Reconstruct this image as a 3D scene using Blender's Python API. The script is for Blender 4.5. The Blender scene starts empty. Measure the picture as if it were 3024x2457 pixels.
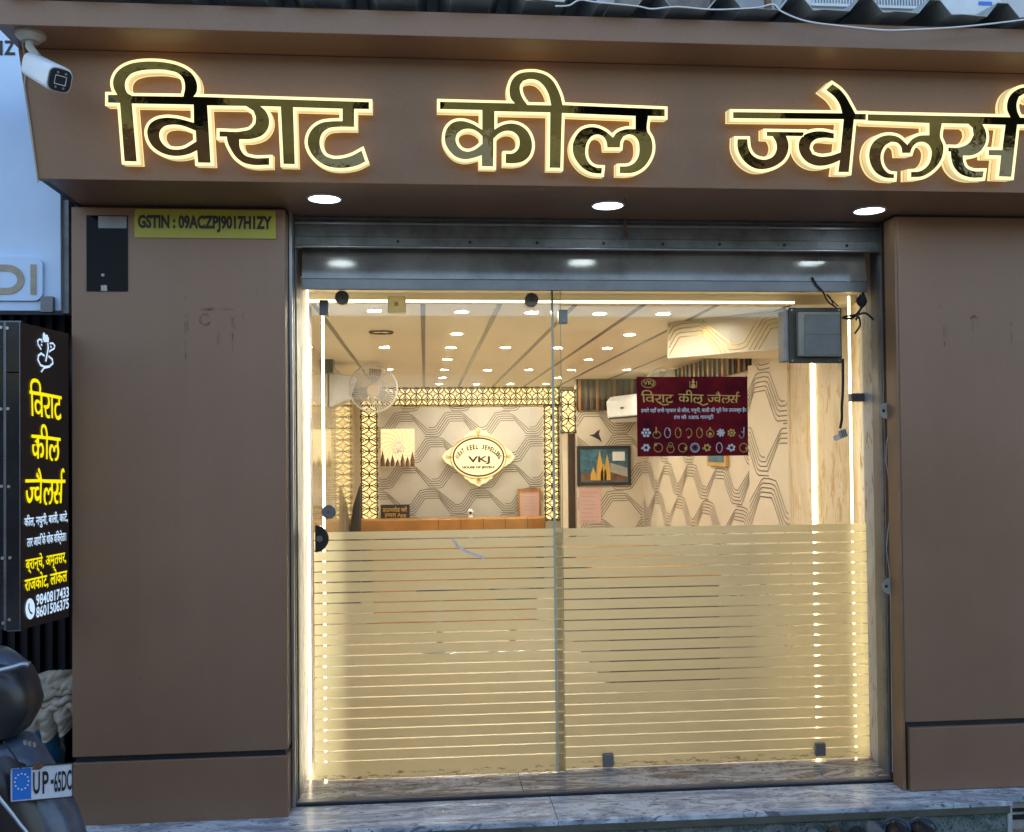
import bpy, bmesh, math, random
import numpy as np
from mathutils import Vector, Matrix
from mathutils.geometry import tessellate_polygon
random.seed(7)
PI = math.pi
SC = bpy.context.scene
COL = SC.collection

# ------------------------------------------------------------------ camera
F = 2900.0; CX = 1512.0; CY = 1285.66; D = 4.14; EYE = 1.49
yaw, pit, rol = [math.radians(a) for a in (5.07627597, -1.04388514, -0.57657863)]
def rotmat():
    cy, sy, cp, sp, cr, sr = math.cos(yaw), math.sin(yaw), math.cos(pit), math.sin(pit), math.cos(rol), math.sin(rol)
    M0 = np.array([[1, 0, 0], [0, 0, -1], [0, 1, 0]], float)
    return (np.array([[cr, -sr, 0], [sr, cr, 0], [0, 0, 1]]) @ np.array([[1, 0, 0], [0, cp, -sp], [0, sp, cp]])
            @ M0 @ np.array([[cy, -sy, 0], [sy, cy, 0], [0, 0, 1]]))
RM = rotmat()
cam = bpy.data.cameras.new('camera'); co = bpy.data.objects.new('camera', cam); COL.objects.link(co)
cam.sensor_width = 36; cam.sensor_fit = 'HORIZONTAL'; cam.lens = 36 * F / 3024
cam.shift_y = (CY - 1228.5) / 3024
cam.clip_start = 0.05; cam.clip_end = 300
mw = Matrix.Identity(4)
for i in range(3):
    mw[i][0] = RM[0][i]; mw[i][1] = -RM[1][i]; mw[i][2] = -RM[2][i]
mw[1][3] = -D; mw[2][3] = EYE
co.matrix_world = mw
SC.camera = co
KI = np.linalg.inv(np.array([[F, 0, CX], [0, F, CY], [0, 0, 1]]) @ RM)
CAM = Vector((0, -D, EYE))
def ray(px, py):
    v = KI @ np.array([px, py, 1.0]); return Vector(v)
def on(px, py, Y):            # the point of the photograph's pixel on the plane y = Y
    d = ray(px, py); return CAM + d * ((Y + D) / d.y)
def onz(px, py, Z):
    d = ray(px, py); return CAM + d * ((Z - EYE) / d.z)
def onx(px, py, X):
    d = ray(px, py); return CAM + d * (X / d.x)
def onp(px, py, p0, n):
    d = ray(px, py); return CAM + d * ((p0 - CAM).dot(n) / d.dot(n))

# ------------------------------------------------------------------ world, sun, exposure
w = bpy.data.worlds.new('World'); SC.world = w; w.use_nodes = True
nt = w.node_tree; bg = nt.nodes['Background']
sky = nt.nodes.new('ShaderNodeTexSky'); sky.sky_type = 'NISHITA'; sky.sun_disc = False
SUN_EL, SUN_ROT = math.radians(48), math.radians(12)
sky.sun_elevation = SUN_EL; sky.sun_rotation = SUN_ROT; sky.air_density = 1.3; sky.dust_density = 1.5; sky.ozone_density = 2.0
nt.links.new(sky.outputs[0], bg.inputs[0]); bg.inputs[1].default_value = 0.15
sun = bpy.data.lights.new('sun', 'SUN'); so = bpy.data.objects.new('sun', sun); COL.objects.link(so)
sun.energy = 1.2; sun.angle = math.radians(14); sun.color = (1, 0.95, 0.87)
sd = Vector((math.sin(SUN_ROT) * math.cos(SUN_EL), math.cos(SUN_ROT) * math.cos(SUN_EL), math.sin(SUN_EL)))
so.rotation_euler = sd.to_track_quat('Z', 'Y').to_euler()
SC.view_settings.view_transform = 'Standard'; SC.view_settings.look = 'None'
SC.view_settings.exposure = 1.6; SC.view_settings.gamma = 1.0; SC.view_settings.use_curve_mapping = False
SC.cycles.use_denoising = True
SC.cycles.max_bounces = 10; SC.cycles.transparent_max_bounces = 24; SC.cycles.diffuse_bounces = 5
SC.cycles.sample_clamp_indirect = 4.0
SC.cycles.caustics_reflective = False

# ------------------------------------------------------------------ materials
def mat(name, col, rough=.5, metal=0., noise=0., scale=8., bump=0., bscale=60., spec=.5, emit=None, es=1., col2=None, coat=0.):
    m = bpy.data.materials.new(name); m.use_nodes = True
    n = m.node_tree.nodes; l = m.node_tree.links; b = n['Principled BSDF']
    b.inputs['Base Color'].default_value = (*col, 1); b.inputs['Roughness'].default_value = rough
    b.inputs['Metallic'].default_value = metal; b.inputs['Specular IOR Level'].default_value = spec
    b.inputs['Coat Weight'].default_value = coat
    tc = n.new('ShaderNodeTexCoord')
    if noise or col2:
        t = n.new('ShaderNodeTexNoise'); t.inputs['Scale'].default_value = scale; t.inputs['Detail'].default_value = 8
        t.inputs['Roughness'].default_value = .65
        l.new(tc.outputs['Object'], t.inputs['Vector'])
        r = n.new('ShaderNodeValToRGB')
        c2 = col2 or tuple(c * (1 - noise) for c in col)
        r.color_ramp.elements[0].color = (*c2, 1); r.color_ramp.elements[1].color = (*col, 1)
        r.color_ramp.elements[0].position = .36; r.color_ramp.elements[1].position = .62
        l.new(t.outputs['Fac'], r.inputs['Fac']); l.new(r.outputs['Color'], b.inputs['Base Color'])
        mr = n.new('ShaderNodeMapRange'); mr.inputs['To Min'].default_value = max(0.02, rough - .08); mr.inputs['To Max'].default_value = min(1, rough + .1)
        l.new(t.outputs['Fac'], mr.inputs['Value']); l.new(mr.outputs['Result'], b.inputs['Roughness'])
    if bump:
        t2 = n.new('ShaderNodeTexNoise'); t2.inputs['Scale'].default_value = bscale; t2.inputs['Detail'].default_value = 4
        l.new(tc.outputs['Object'], t2.inputs['Vector'])
        bp = n.new('ShaderNodeBump'); bp.inputs['Strength'].default_value = bump; bp.inputs['Distance'].default_value = .004
        l.new(t2.outputs['Fac'], bp.inputs['Height']); l.new(bp.outputs['Normal'], b.inputs['Normal'])
    if emit:
        b.inputs['Emission Color'].default_value = (*emit, 1); b.inputs['Emission Strength'].default_value = es
    return m
def marble(name, base, vein, dark, scale=3.0, rough=.22, stretch=(.8, 2.6, 1)):
    m = bpy.data.materials.new(name); m.use_nodes = True
    n = m.node_tree.nodes; l = m.node_tree.links; b = n['Principled BSDF']
    tc = n.new('ShaderNodeTexCoord'); mp = n.new('ShaderNodeMapping'); mp.inputs['Scale'].default_value = stretch
    mp.inputs['Rotation'].default_value = (0.1, 0.15, .35)
    l.new(tc.outputs['Object'], mp.inputs['Vector'])
    t = n.new('ShaderNodeTexNoise'); t.inputs['Scale'].default_value = scale; t.inputs['Detail'].default_value = 10
    t.inputs['Roughness'].default_value = .7; t.inputs['Distortion'].default_value = 1.8
    l.new(mp.outputs[0], t.inputs['Vector'])
    t2 = n.new('ShaderNodeTexNoise'); t2.inputs['Scale'].default_value = scale * 5; t2.inputs['Detail'].default_value = 8
    t2.inputs['Distortion'].default_value = 2.5
    l.new(mp.outputs[0], t2.inputs['Vector'])
    r = n.new('ShaderNodeValToRGB'); e = r.color_ramp.elements
    e[0].position = .41; e[0].color = (*vein, 1); e[1].position = .64; e[1].color = (*base, 1)
    k = e.new(.50); k.color = (*[(a + c) / 2 for a, c in zip(base, vein)], 1)
    k = e.new(.55); k.color = (*base, 1)
    r2 = n.new('ShaderNodeValToRGB'); e2 = r2.color_ramp.elements
    e2[0].position = .37; e2[0].color = (1, 1, 1, 1); e2[1].position = .43; e2[1].color = (0, 0, 0, 1)
    l.new(t.outputs['Fac'], r.inputs['Fac']); l.new(t2.outputs['Fac'], r2.inputs['Fac'])
    mx = n.new('ShaderNodeMix'); mx.data_type = 'RGBA'
    l.new(r2.outputs['Color'], mx.inputs['Factor']); l.new(r.outputs['Color'], mx.inputs['A']); mx.inputs['B'].default_value = (*dark, 1)
    l.new(mx.outputs['Result'], b.inputs['Base Color']); b.inputs['Roughness'].default_value = rough
    return m
def emis(name, col, s):
    m = bpy.data.materials.new(name); m.use_nodes = True
    b = m.node_tree.nodes['Principled BSDF']; b.inputs['Base Color'].default_value = (*[c * .5 for c in col], 1)
    b.inputs['Emission Color'].default_value = (*col, 1); b.inputs['Emission Strength'].default_value = s
    return m
def glass(name, tint, k=1.0):
    m = bpy.data.materials.new(name); m.use_nodes = True
    n = m.node_tree.nodes; l = m.node_tree.links; n.remove(n['Principled BSDF']); out = n['Material Output']
    tr = n.new('ShaderNodeBsdfTransparent'); tr.inputs[0].default_value = (*tint, 1)
    gl = n.new('ShaderNodeBsdfGlossy'); gl.inputs['Roughness'].default_value = .02
    fr = n.new('ShaderNodeFresnel'); fr.inputs[0].default_value = 1.5
    mu = n.new('ShaderNodeMath'); mu.operation = 'MULTIPLY'; mu.inputs[1].default_value = k
    mx = n.new('ShaderNodeMixShader'); l.new(fr.outputs[0], mu.inputs[0]); l.new(mu.outputs[0], mx.inputs[0])
    l.new(tr.outputs[0], mx.inputs[1]); l.new(gl.outputs[0], mx.inputs[2]); l.new(mx.outputs[0], out.inputs[0])
    return m
def film(name, col):
    m = bpy.data.materials.new(name); m.use_nodes = True
    n = m.node_tree.nodes; l = m.node_tree.links; b = n['Principled BSDF']; out = n['Material Output']
    tc = n.new('ShaderNodeTexCoord')
    t = n.new('ShaderNodeTexNoise'); t.inputs['Scale'].default_value = 14; t.inputs['Detail'].default_value = 9; t.inputs['Roughness'].default_value = .75
    l.new(tc.outputs['Object'], t.inputs['Vector'])
    r = n.new('ShaderNodeValToRGB'); r.color_ramp.elements[0].position = .3; r.color_ramp.elements[1].position = .7
    r.color_ramp.elements[0].color = (*[c * .9 for c in col], 1); r.color_ramp.elements[1].color = (*col, 1)
    l.new(t.outputs['Fac'], r.inputs['Fac']); l.new(r.outputs['Color'], b.inputs['Base Color'])
    b.inputs['Roughness'].default_value = .5; b.inputs['Specular IOR Level'].default_value = .15
    ts = n.new('ShaderNodeBsdfTranslucent'); ts.inputs[0].default_value = (*col, 1)
    mx = n.new('ShaderNodeMixShader'); mx.inputs[0].default_value = .95
    l.new(b.outputs[0], mx.inputs[1]); l.new(ts.outputs[0], mx.inputs[2]); l.new(mx.outputs[0], out.inputs[0])
    return m
M = {}
def cladding(name, col):
    m = bpy.data.materials.new(name); m.use_nodes = True
    n = m.node_tree.nodes; l = m.node_tree.links; b = n['Principled BSDF']; b.inputs['Roughness'].default_value = .4
    tc = n.new('ShaderNodeTexCoord'); mp = n.new('ShaderNodeMapping'); mp.inputs['Scale'].default_value = (9, 9, .7)
    l.new(tc.outputs['Object'], mp.inputs['Vector'])
    def noise(sc, det, src):
        t = n.new('ShaderNodeTexNoise'); t.inputs['Scale'].default_value = sc; t.inputs['Detail'].default_value = det; t.inputs['Roughness'].default_value = .7
        l.new(src, t.inputs['Vector']); return t.outputs['Fac']
    a = noise(1.0, 6, mp.outputs[0]); c = noise(260, 2, tc.outputs['Object']); d = noise(1.1, 7, tc.outputs['Object']); sp = noise(38, 3, tc.outputs['Object'])
    def rng(x, f0, f1, t0, t1):
        r = n.new('ShaderNodeMapRange'); r.inputs['From Min'].default_value = f0; r.inputs['From Max'].default_value = f1; r.inputs['To Min'].default_value = t0; r.inputs['To Max'].default_value = t1
        l.new(x, r.inputs['Value']); return r.outputs['Result']
    def mul(x, y):
        q = n.new('ShaderNodeMath'); q.operation = 'MULTIPLY'; l.new(x, q.inputs[0]); l.new(y, q.inputs[1]); return q.outputs[0]
    k = mul(mul(rng(a, .35, .7, .97, 1.03), rng(c, .3, .7, .86, 1.14)), mul(rng(d, .3, .7, .90, 1.08), rng(sp, .24, .32, .72, 1.0)))
    v = n.new('ShaderNodeVectorMath'); v.operation = 'SCALE'; v.inputs[0].default_value = col; l.new(k, v.inputs['Scale']); l.new(v.outputs[0], b.inputs['Base Color'])
    l.new(rng(d, .3, .7, .30, .50), b.inputs['Roughness'])
    bp = n.new('ShaderNodeBump'); bp.inputs['Strength'].default_value = .12; bp.inputs['Distance'].default_value = .02; l.new(d, bp.inputs['Height']); l.new(bp.outputs['Normal'], b.inputs['Normal'])
    return m
M['acp'] = cladding('brown_cladding', (.245, .136, .080))
M['acp_side'] = mat('tan_edge', (.26, .145, .08), .4, 0, .2, 5)
M['acp_dark'] = mat('groove_black', (.012, .012, .015), .5)
M['steel'] = mat('galvanised_steel', (.225, .225, .24), .36, .55, .35, 3, .1, 30)
M['steel_d'] = mat('weathered_steel', (.21, .225, .25), .5, .4, .5, 7, .2, 50)
M['slat'] = mat('polished_shutter_steel', (.30, .28, .265), .13, .3, .45, 3.5, .06, 12)
M['alu'] = mat('aluminium', (.42, .43, .45), .32, .8, .2, 9)
M['alu_d'] = mat('dull_aluminium', (.16, .165, .18), .4, .7, .3, 9)
M['mirror'] = mat('bronze_mirror_acrylic', (.17, .165, .105), .03, 1.0, bump=.25, bscale=7)
M['rimfront'] = emis('lit_acrylic_edge', (1.0, .84, .38), .43)
M['rimside'] = emis('lit_acrylic_side', (1.0, .78, .38), .22)
M['rimback'] = emis('lit_acrylic_rear', (1.0, .76, .36), .32)
M['white'] = mat('white_plastic', (.75, .76, .78), .4, 0, .08, 12)
M['greyw'] = mat('grey_plastic', (.42, .40, .36), .5, 0, .25, 10, .1)
M['black'] = mat('black_plastic', (.015, .016, .02), .3)
M['rubber'] = mat('matt_black', (.01, .01, .012), .75)
M['knob'] = mat('brushed_knob', (.22, .22, .23), .38, .75)
M['yellow'] = mat('olive_yellow_plate', (.43, .40, .045), .45, 0, .12, 4)
M['marble_w'] = marble('blue_white_marble', (.66, .69, .72), (.30, .32, .37), (.16, .16, .18), 3.2)
M['marble_b'] = marble('brown_veined_marble', (.60, .55, .51), (.20, .16, .14), (.09, .07, .06), 3.2)
M['marble_i'] = marble('cream_marble', (.66, .57, .44), (.56, .45, .31), (.52, .36, .20), 1.3, .25, (1.6, 1.6, .5))
M['marble_j'] = marble('grey_jamb_marble', (.52, .50, .49), (.40, .37, .36), (.28, .2, .15), 1.6, .5, (2, 2, .5))
M['granite'] = marble('green_speckled_granite', (.22, .24, .23), (.09, .12, .10), (.015, .02, .025), 9, .3, (1, 1, 1))
M['mould'] = mat('olive_brown_moulding', (.13, .125, .095), .35, 0, .35, 9)
M['road'] = mat('dusty_concrete_road', (.15, .145, .14), .85, 0, .3, 12, .6, 120)
M['greenmat'] = mat('green_mat', (.03, .16, .09), .9, 0, .3, 40, .5, 200)
M['cream'] = mat('cream_paint', (.72, .63, .47), .42, 0, .06, 2)
M['ceil'] = mat('cream_ceiling', (.80, .74, .62), .55, 0, .05, 2)
M['wallp'] = mat('taupe_wallpaper', (.47, .44, .39), .38, 0, .06, 3)
M['wallr'] = mat('beige_wallpaper', (.60, .52, .41), .35, 0, .06, 3)
M['line'] = mat('dark_bronze_line', (.12, .092, .062), .3, .5)
M['goldline'] = mat('gold_line', (.55, .38, .10), .25, .8)
M['gloss'] = mat('glossy_cream_laminate', (.55, .42, .26), .12, 0, .2, 6, coat=.5)
M['tile'] = mat('cream_floor_tile', (.74, .66, .53), .15, 0, .15, 2)
M['wood'] = mat('honey_wood', (.42, .19, .045), .3, 0, .4, 3)
M['darkwood'] = mat('dark_wood', (.055, .030, .018), .3, 0, .4, 5)
M['maroon'] = mat('maroon_print', (.215, .010, .014), .6, 0, .0, 5, spec=.06, col2=(.07, .004, .010))
M['gold'] = mat('gold_print', (.60, .36, .08), .35, .3)
M['silver'] = mat('silver_print', (.62, .58, .55), .35)
M['ink'] = mat('black_ink', (.012, .012, .012), .5)
M['whiteink'] = mat('white_ink', (.75, .75, .75), .5)
M['led'] = emis('warm_led_strip', (1.0, .82, .45), 7.5)
M['led2'] = emis('warm_white_led_strip', (1.0, .90, .62), 6)
M['led3'] = emis('dim_warm_white_led_strip', (1.0, .88, .60), 1.7)
M['led4'] = emis('warm_led_strip_dim', (1.0, .84, .50), 3)
M['down'] = emis('warm_downlight', (1.0, .93, .78), 200)
M['downc'] = emis('cool_downlight', (.78, .95, 1.0), 3.6)
M['litcream'] = emis('lit_cream_acrylic', (1.0, .83, .46), .30)
M['litjali'] = emis('lit_jali_diffuser', (1.0, .74, .30), .55)
M['litom'] = emis('lit_picture', (1.0, .78, .42), .35)
M['lityel'] = emis('lit_yellow_letters', (1.0, .83, .0), .30)
M['litwht'] = emis('lit_white_letters', (.62, .80, 1.0), .28)
M['signbrown'] = mat('dark_brown_sign_face', (.022, .012, .011), .35)
M['darktile'] = mat('black_granite_tile', (.012, .017, .022), .12, 0, .3, 5)
M['ngwhite'] = mat('white_panel_painted_skylight', (.56, .72, .96), .35, 0, .10, 2)  # white panel with the sky's blue light put into its colour
M['shut'] = mat('navy_black_shutter', (.010, .014, .024), .35, .4)
M['cloth'] = mat('dusty_beige_cloth', (.47, .40, .31), .9, 0, .30, 7, .5, 90)
M['blue'] = mat('blue_drum_plastic', (.02, .14, .27), .4, 0, .4, 8)
M['navy'] = mat('dusty_navy_paint', (.065, .095, .15), .36, .1, .5, 14, .15, 60, coat=.2)
M['plate'] = mat('white_number_plate', (.66, .68, .72), .4, 0, .12, 30)
M['eu'] = mat('blue_plate_band', (.02, .17, .60), .4)
M['acgrille'] = mat('ac_grey_white', (.62, .66, .70), .5, 0, .15, 8)
M['roofm'] = mat('grey_green_roof_sheet', (.36, .41, .41), .45, .3, .35, 4)
M['upwall'] = mat('pale_rendered_wall', (.60, .62, .64), .85, 0, .2, 3, .4, 60)
M['brownwall'] = mat('grey_brown_concrete', (.26, .235, .22), .9, 0, .45, 9, .6, 40)
M['stain'] = mat('reddish_smear', (.18, .072, .045), .5, 0, .5, 40)
M['ochre'] = mat('ochre_render', (.34, .29, .13), .85, 0, .35, 2)
M['rust'] = mat('rusty_steel', (.22, .12, .07), .7, .4, .6, 12)
M['glass'] = glass('clear_glass', (.985, .985, .96), 1.3)
M['glassg'] = glass('green_edge_glass', (.72, .82, .72), 1.3)
M['wglass'] = mat('dark_window_glass', (.003, .004, .006), .05, 0, spec=.06)
M['film'] = film('frosted_beige_film', (1.0, .96, .74))
M['boxgrey'] = mat('aged_box_plastic', (.33, .30, .24), .55, 0, .3, 9, .1)
M['boxdark'] = mat('dirty_olive_plate', (.085, .075, .05), .6, 0, .4, 12)
M['paleseal'] = mat('pale_green_seal', (.42, .48, .38), .3)
M['winp'] = mat('dusty_window_plastic', (.20, .20, .19), .4, 0, .35, 6)
M['pink'] = mat('pink_paper', (.60, .36, .32), .6)
M['screenbl'] = mat('painting_lake_blue', (.04, .16, .24), .5, 0, 0, 14, col2=(.02, .05, .06))
M['grn'] = mat('glass_edge_green', (.25, .34, .24), .4)
def stainmat():
    m = bpy.data.materials.new('translucent_smear'); m.use_nodes = True
    n = m.node_tree.nodes; l = m.node_tree.links; b = n['Principled BSDF']
    b.inputs['Base Color'].default_value = (.20, .06, .035, 1); b.inputs['Roughness'].default_value = .6
    tc = n.new('ShaderNodeTexCoord'); t = n.new('ShaderNodeTexNoise'); t.inputs['Scale'].default_value = 30; t.inputs['Detail'].default_value = 6
    l.new(tc.outputs['Object'], t.inputs['Vector'])
    mr = n.new('ShaderNodeMapRange'); mr.inputs['From Min'].default_value = .35; mr.inputs['From Max'].default_value = .7; mr.inputs['To Max'].default_value = .55
    l.new(t.outputs['Fac'], mr.inputs['Value']); l.new(mr.outputs['Result'], b.inputs['Alpha'])
    return m
M['smear'] = stainmat()

# ------------------------------------------------------------------ mesh helpers
class MB:
    def __init__(s): s.v = []; s.f = []; s.mi = []
    def add(s, vs, fs, mi=0):
        o = len(s.v); s.v += [Vector(v) for v in vs]
        for f in fs: s.f.append([i + o for i in f]); s.mi.append(mi)
        return s
    def box(s, a, b, mi=0):
        x0, x1 = sorted((a[0], b[0])); y0, y1 = sorted((a[1], b[1])); z0, z1 = sorted((a[2], b[2]))
        return s.add([(x0, y0, z0), (x1, y0, z0), (x1, y1, z0), (x0, y1, z0), (x0, y0, z1), (x1, y0, z1), (x1, y1, z1), (x0, y1, z1)],
                     [(0, 3, 2, 1), (4, 5, 6, 7), (0, 1, 5, 4), (1, 2, 6, 5), (2, 3, 7, 6), (3, 0, 4, 7)], mi)
    def hexa(s, p, mi=0):   # 4 front points (ccw seen from the front), 4 back points
        return s.add(p, [(0, 1, 2, 3), (7, 6, 5, 4), (1, 0, 4, 5), (2, 1, 5, 6), (3, 2, 6, 7), (0, 3, 7, 4)], mi)
    def prism(s, quad, d, mi=0):   # front quad as given, pushed back by vector d
        q = [Vector(p) for p in quad]; return s.hexa(q + [p + Vector(d) for p in q], mi)
    def cyl(s, p0, p1, r0, r1=None, n=16, mi=0, cap=True):
        r1 = r0 if r1 is None else r1
        p0 = Vector(p0); p1 = Vector(p1); d = (p1 - p0).normalized()
        a = d.orthogonal().normalized(); b = d.cross(a)
        vs = [p0 + (a * math.cos(t) + b * math.sin(t)) * r0 for t in [2 * PI * i / n for i in range(n)]]
        vs += [p1 + (a * math.cos(t) + b * math.sin(t)) * r1 for t in [2 * PI * i / n for i in range(n)]]
        fs = [(i, (i + 1) % n, n + (i + 1) % n, n + i) for i in range(n)]
        if cap: fs += [tuple(range(n))[::-1], tuple(range(n, 2 * n))]
        return s.add(vs, fs, mi)
    def tube(s, pts, r, n=6, closed=False, mi=0):
        pts = [Vector(p) for p in pts]; N = len(pts); vs = []; fs = []
        up = None
        for i, p in enumerate(pts):
            a = pts[(i - 1) % N] if (closed or i > 0) else p; b = pts[(i + 1) % N] if (closed or i < N - 1) else p
            t = (b - a).normalized() if (b - a).length > 1e-9 else Vector((0, 0, 1))
            if up is None: up = t.orthogonal().normalized()
            up = (up - t * up.dot(t)).normalized(); c = t.cross(up)
            vs += [p + (up * math.cos(k * 2 * PI / n) + c * math.sin(k * 2 * PI / n)) * r for k in range(n)]
        for i in range(N if closed else N - 1):
            j = (i + 1) % N
            fs += [(i * n + k, i * n + (k + 1) % n, j * n + (k + 1) % n, j * n + k) for k in range(n)]
        if not closed: fs += [tuple(range(n))[::-1], tuple(range((N - 1) * n, N * n))]
        return s.add(vs, fs, mi)
    def ribbon(s, pts, wd, n, lift=0., mi=0):     # flat strip in the plane of normal n
        pts = [Vector(p) + Vector(n) * lift for p in pts]; n = Vector(n)
        for a, b in zip(pts, pts[1:]):
            d = (b - a)
            if d.length < 1e-6: continue
            d.normalize(); c = n.cross(d) * (wd / 2); e = d * (wd * .25)
            s.add([a - e - c, b + e - c, b + e + c, a - e + c], [(0, 1, 2, 3)], mi)
        return s
    def loft(s, rings, mi=0, closed=True):
        n = len(rings[0]); vs = [p for r in rings for p in r]
        fs = [(i * n + k, i * n + (k + 1) % n, (i + 1) * n + (k + 1) % n, (i + 1) * n + k) for i in range(len(rings) - 1) for k in range(n)]
        fs += [tuple(range(n))[::-1], tuple(range((len(rings) - 1) * n, len(rings) * n))]
        return s.add(vs, fs, mi)
    def build(s, name, m, parent=None, smooth=False, bev=0., kind=None, label=None):
        base = Vector((0, 0, 0))
        if parent is not None:
            base = WB.get(parent.name, Vector((0, 0, 0)))
        me = bpy.data.meshes.new(name); me.from_pydata([v - base for v in s.v], [], s.f)
        ms = m if isinstance(m, (list, tuple)) else [m]
        for x in ms: me.materials.append(M[x] if isinstance(x, str) else x)
        if len(ms) > 1: me.polygons.foreach_set('material_index', s.mi)
        bm = bmesh.new(); bm.from_mesh(me); bmesh.ops.recalc_face_normals(bm, faces=bm.faces); bm.to_mesh(me); bm.free()
        if smooth: me.polygons.foreach_set('use_smooth', [True] * len(me.polygons))
        me.update()
        o = bpy.data.objects.new(name, me); COL.objects.link(o)
        if parent is not None: o.parent = parent; WB[o.name] = base
        if bev:
            md = o.modifiers.new('bevel', 'BEVEL'); md.width = bev; md.segments = 2; md.limit_method = 'ANGLE'; md.angle_limit = .6
        if smooth:
            md = o.modifiers.new('split', 'EDGE_SPLIT'); md.split_angle = .7
        if kind: o['kind'] = kind
        if label: o['label'] = label
        return o
WB = {}
def thing(name, label, cat, loc=(0, 0, 0), group=None):
    o = bpy.data.objects.new(name, None); COL.objects.link(o); o.empty_display_size = .1
    o.location = loc; o['label'] = label; o['category'] = cat
    if group: o['group'] = group
    WB[o.name] = Vector(loc); return o
def tag(o, label, cat, group=None):
    o['label'] = label; o['category'] = cat
    if group: o['group'] = group
    return o
def solo(mb, name, m, label, cat, group=None, **k):     # a thing that is one mesh: its origin goes to its middle
    c = sum(mb.v, Vector()) / len(mb.v); mb.v = [v - c for v in mb.v]
    o = mb.build(name, m, **k); o.location = c; return tag(o, label, cat, group)
def struct(mb, name, m, **k):
    o = mb.build(name, m, **k); o['kind'] = 'structure'; return o
def instance(src, loc, parent=None, name=None):
    c = src.copy(); COL.objects.link(c); c.location = loc
    if parent is not None: c.parent = parent
    return c

def fill(loops):                     # triangulated filled shape with holes
    pl = [[Vector((x, y, 0)) for x, y in lp] for lp in loops]
    tris = tessellate_polygon(pl); flat = [tuple(p[:2]) for lp in pl for p in lp]
    return flat, [tuple(t) for t in tris]
def smooth_loop(pts, step=9., corner=38.):
    n = len(pts); P = [Vector(p) for p in pts]; isC = []; tan = []
    for i in range(n):
        a = P[i] - P[i - 1]; b = P[(i + 1) % n] - P[i]
        ang = math.degrees(a.angle(b)) if a.length and b.length else 0
        c = ang > corner or (a.length > 170 and ang > 8) or (b.length > 170 and ang > 8)
        isC.append(c)
        la, lb = max(a.length, 1e-6), max(b.length, 1e-6)
        t = (a / la * lb + b / lb * la) / (la + lb); tan.append(t)
    out = []
    for i in range(n):
        j = (i + 1) % n; d = P[j] - P[i]; L = d.length
        t0 = d if isC[i] else tan[i] * L; t1 = d if isC[j] else tan[j] * L
        k = 1 if (isC[i] and isC[j]) else max(2, int(L / step))
        for q in range(k):
            u = q / k; u2 = u * u; u3 = u2 * u
            out.append((2 * u3 - 3 * u2 + 1) * P[i] + (u3 - 2 * u2 + u) * t0 + (-2 * u3 + 3 * u2) * P[j] + (u3 - u2) * t1)
    return [(p.x, p.y) for p in out]
def area(lp): return sum(lp[i - 1][0] * lp[i][1] - lp[i][0] * lp[i - 1][1] for i in range(len(lp))) / 2
def offset(lp, d):                   # miter offset outwards of an outer loop (d > 0 grows)
    sg = 1 if area(lp) > 0 else -1; n = len(lp); out = []
    for i in range(n):
        p0, p1, p2 = Vector(lp[i - 1]), Vector(lp[i]), Vector(lp[(i + 1) % n])
        a = (p1 - p0); b = (p2 - p1)
        if a.length < 1e-9 or b.length < 1e-9: out.append(tuple(p1)); continue
        a.normalize(); b.normalize()
        na = Vector((a.y, -a.x)) * sg; nb = Vector((b.y, -b.x)) * sg
        m = na + nb
        if m.length < .3: m = na
        m.normalize(); k = min(1 / max(m.dot(na), .4), 2.2)
        out.append(tuple(p1 + m * d * k))
    return out
def textmesh(s, bold=0.):
    c = bpy.data.curves.new('t', 'FONT'); c.body = s; c.resolution_u = 3; c.offset = bold; c.fill_mode = 'BOTH'
    o = bpy.data.objects.new('t', c); COL.objects.link(o); bpy.context.view_layer.update()
    me = bpy.data.meshes.new_from_object(o.evaluated_get(bpy.context.evaluated_depsgraph_get()))
    vs = [v.co.copy() for v in me.vertices]; fs = [tuple(p.vertices) for p in me.polygons]
    bpy.data.objects.remove(o); bpy.data.curves.remove(c); bpy.data.meshes.remove(me)
    return vs, fs
def put2d(mb, vs, fs, O, ux, uz, n, u0, u1, z0, z1, lift=.0015, keep=False, mi=0):
    xs = [v[0] for v in vs]; ys = [v[1] for v in vs]; a, b, c, d = min(xs), max(xs), min(ys), max(ys)
    sx = (u1 - u0) / (b - a); sy = (z1 - z0) / (d - c)
    if keep: sx = sy = min(sx, sy); u0 = (u0 + u1) / 2 - sx * (b - a) / 2
    return mb.add([O + ux * (u0 + (v[0] - a) * sx) + uz * (z0 + (v[1] - c) * sy) + n * lift for v in vs], fs, mi)
X_, Y_, Z_ = Vector((1, 0, 0)), Vector((0, 1, 0)), Vector((0, 0, 1)); FR = Vector((0, -1, 0))
def textpx(mb, s, x0, x1, yt, yb, Y, bold=0., lift=.0015, mi=0):   # upright text on the plane y = Y, filling the given area
    a = on((x0), (yt + yb) / 2, Y); b = on(x1, (yt + yb) / 2, Y); t = on((x0 + x1) / 2, yt, Y).z; q = on((x0 + x1) / 2, yb, Y).z
    vs, fs = textmesh(s, bold)
    return put2d(mb, vs, fs, Vector((0, Y, 0)), X_, Z_, FR, a.x, b.x, q, t, lift, mi=mi)

# ================================================================== SETTING
GZ = -.30
road = struct(MB().add([(-60, -60, GZ), (60, -60, GZ), (60, 60, GZ), (-60, 60, GZ)], [(0, 1, 2, 3)]), 'road', 'road')
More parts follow.
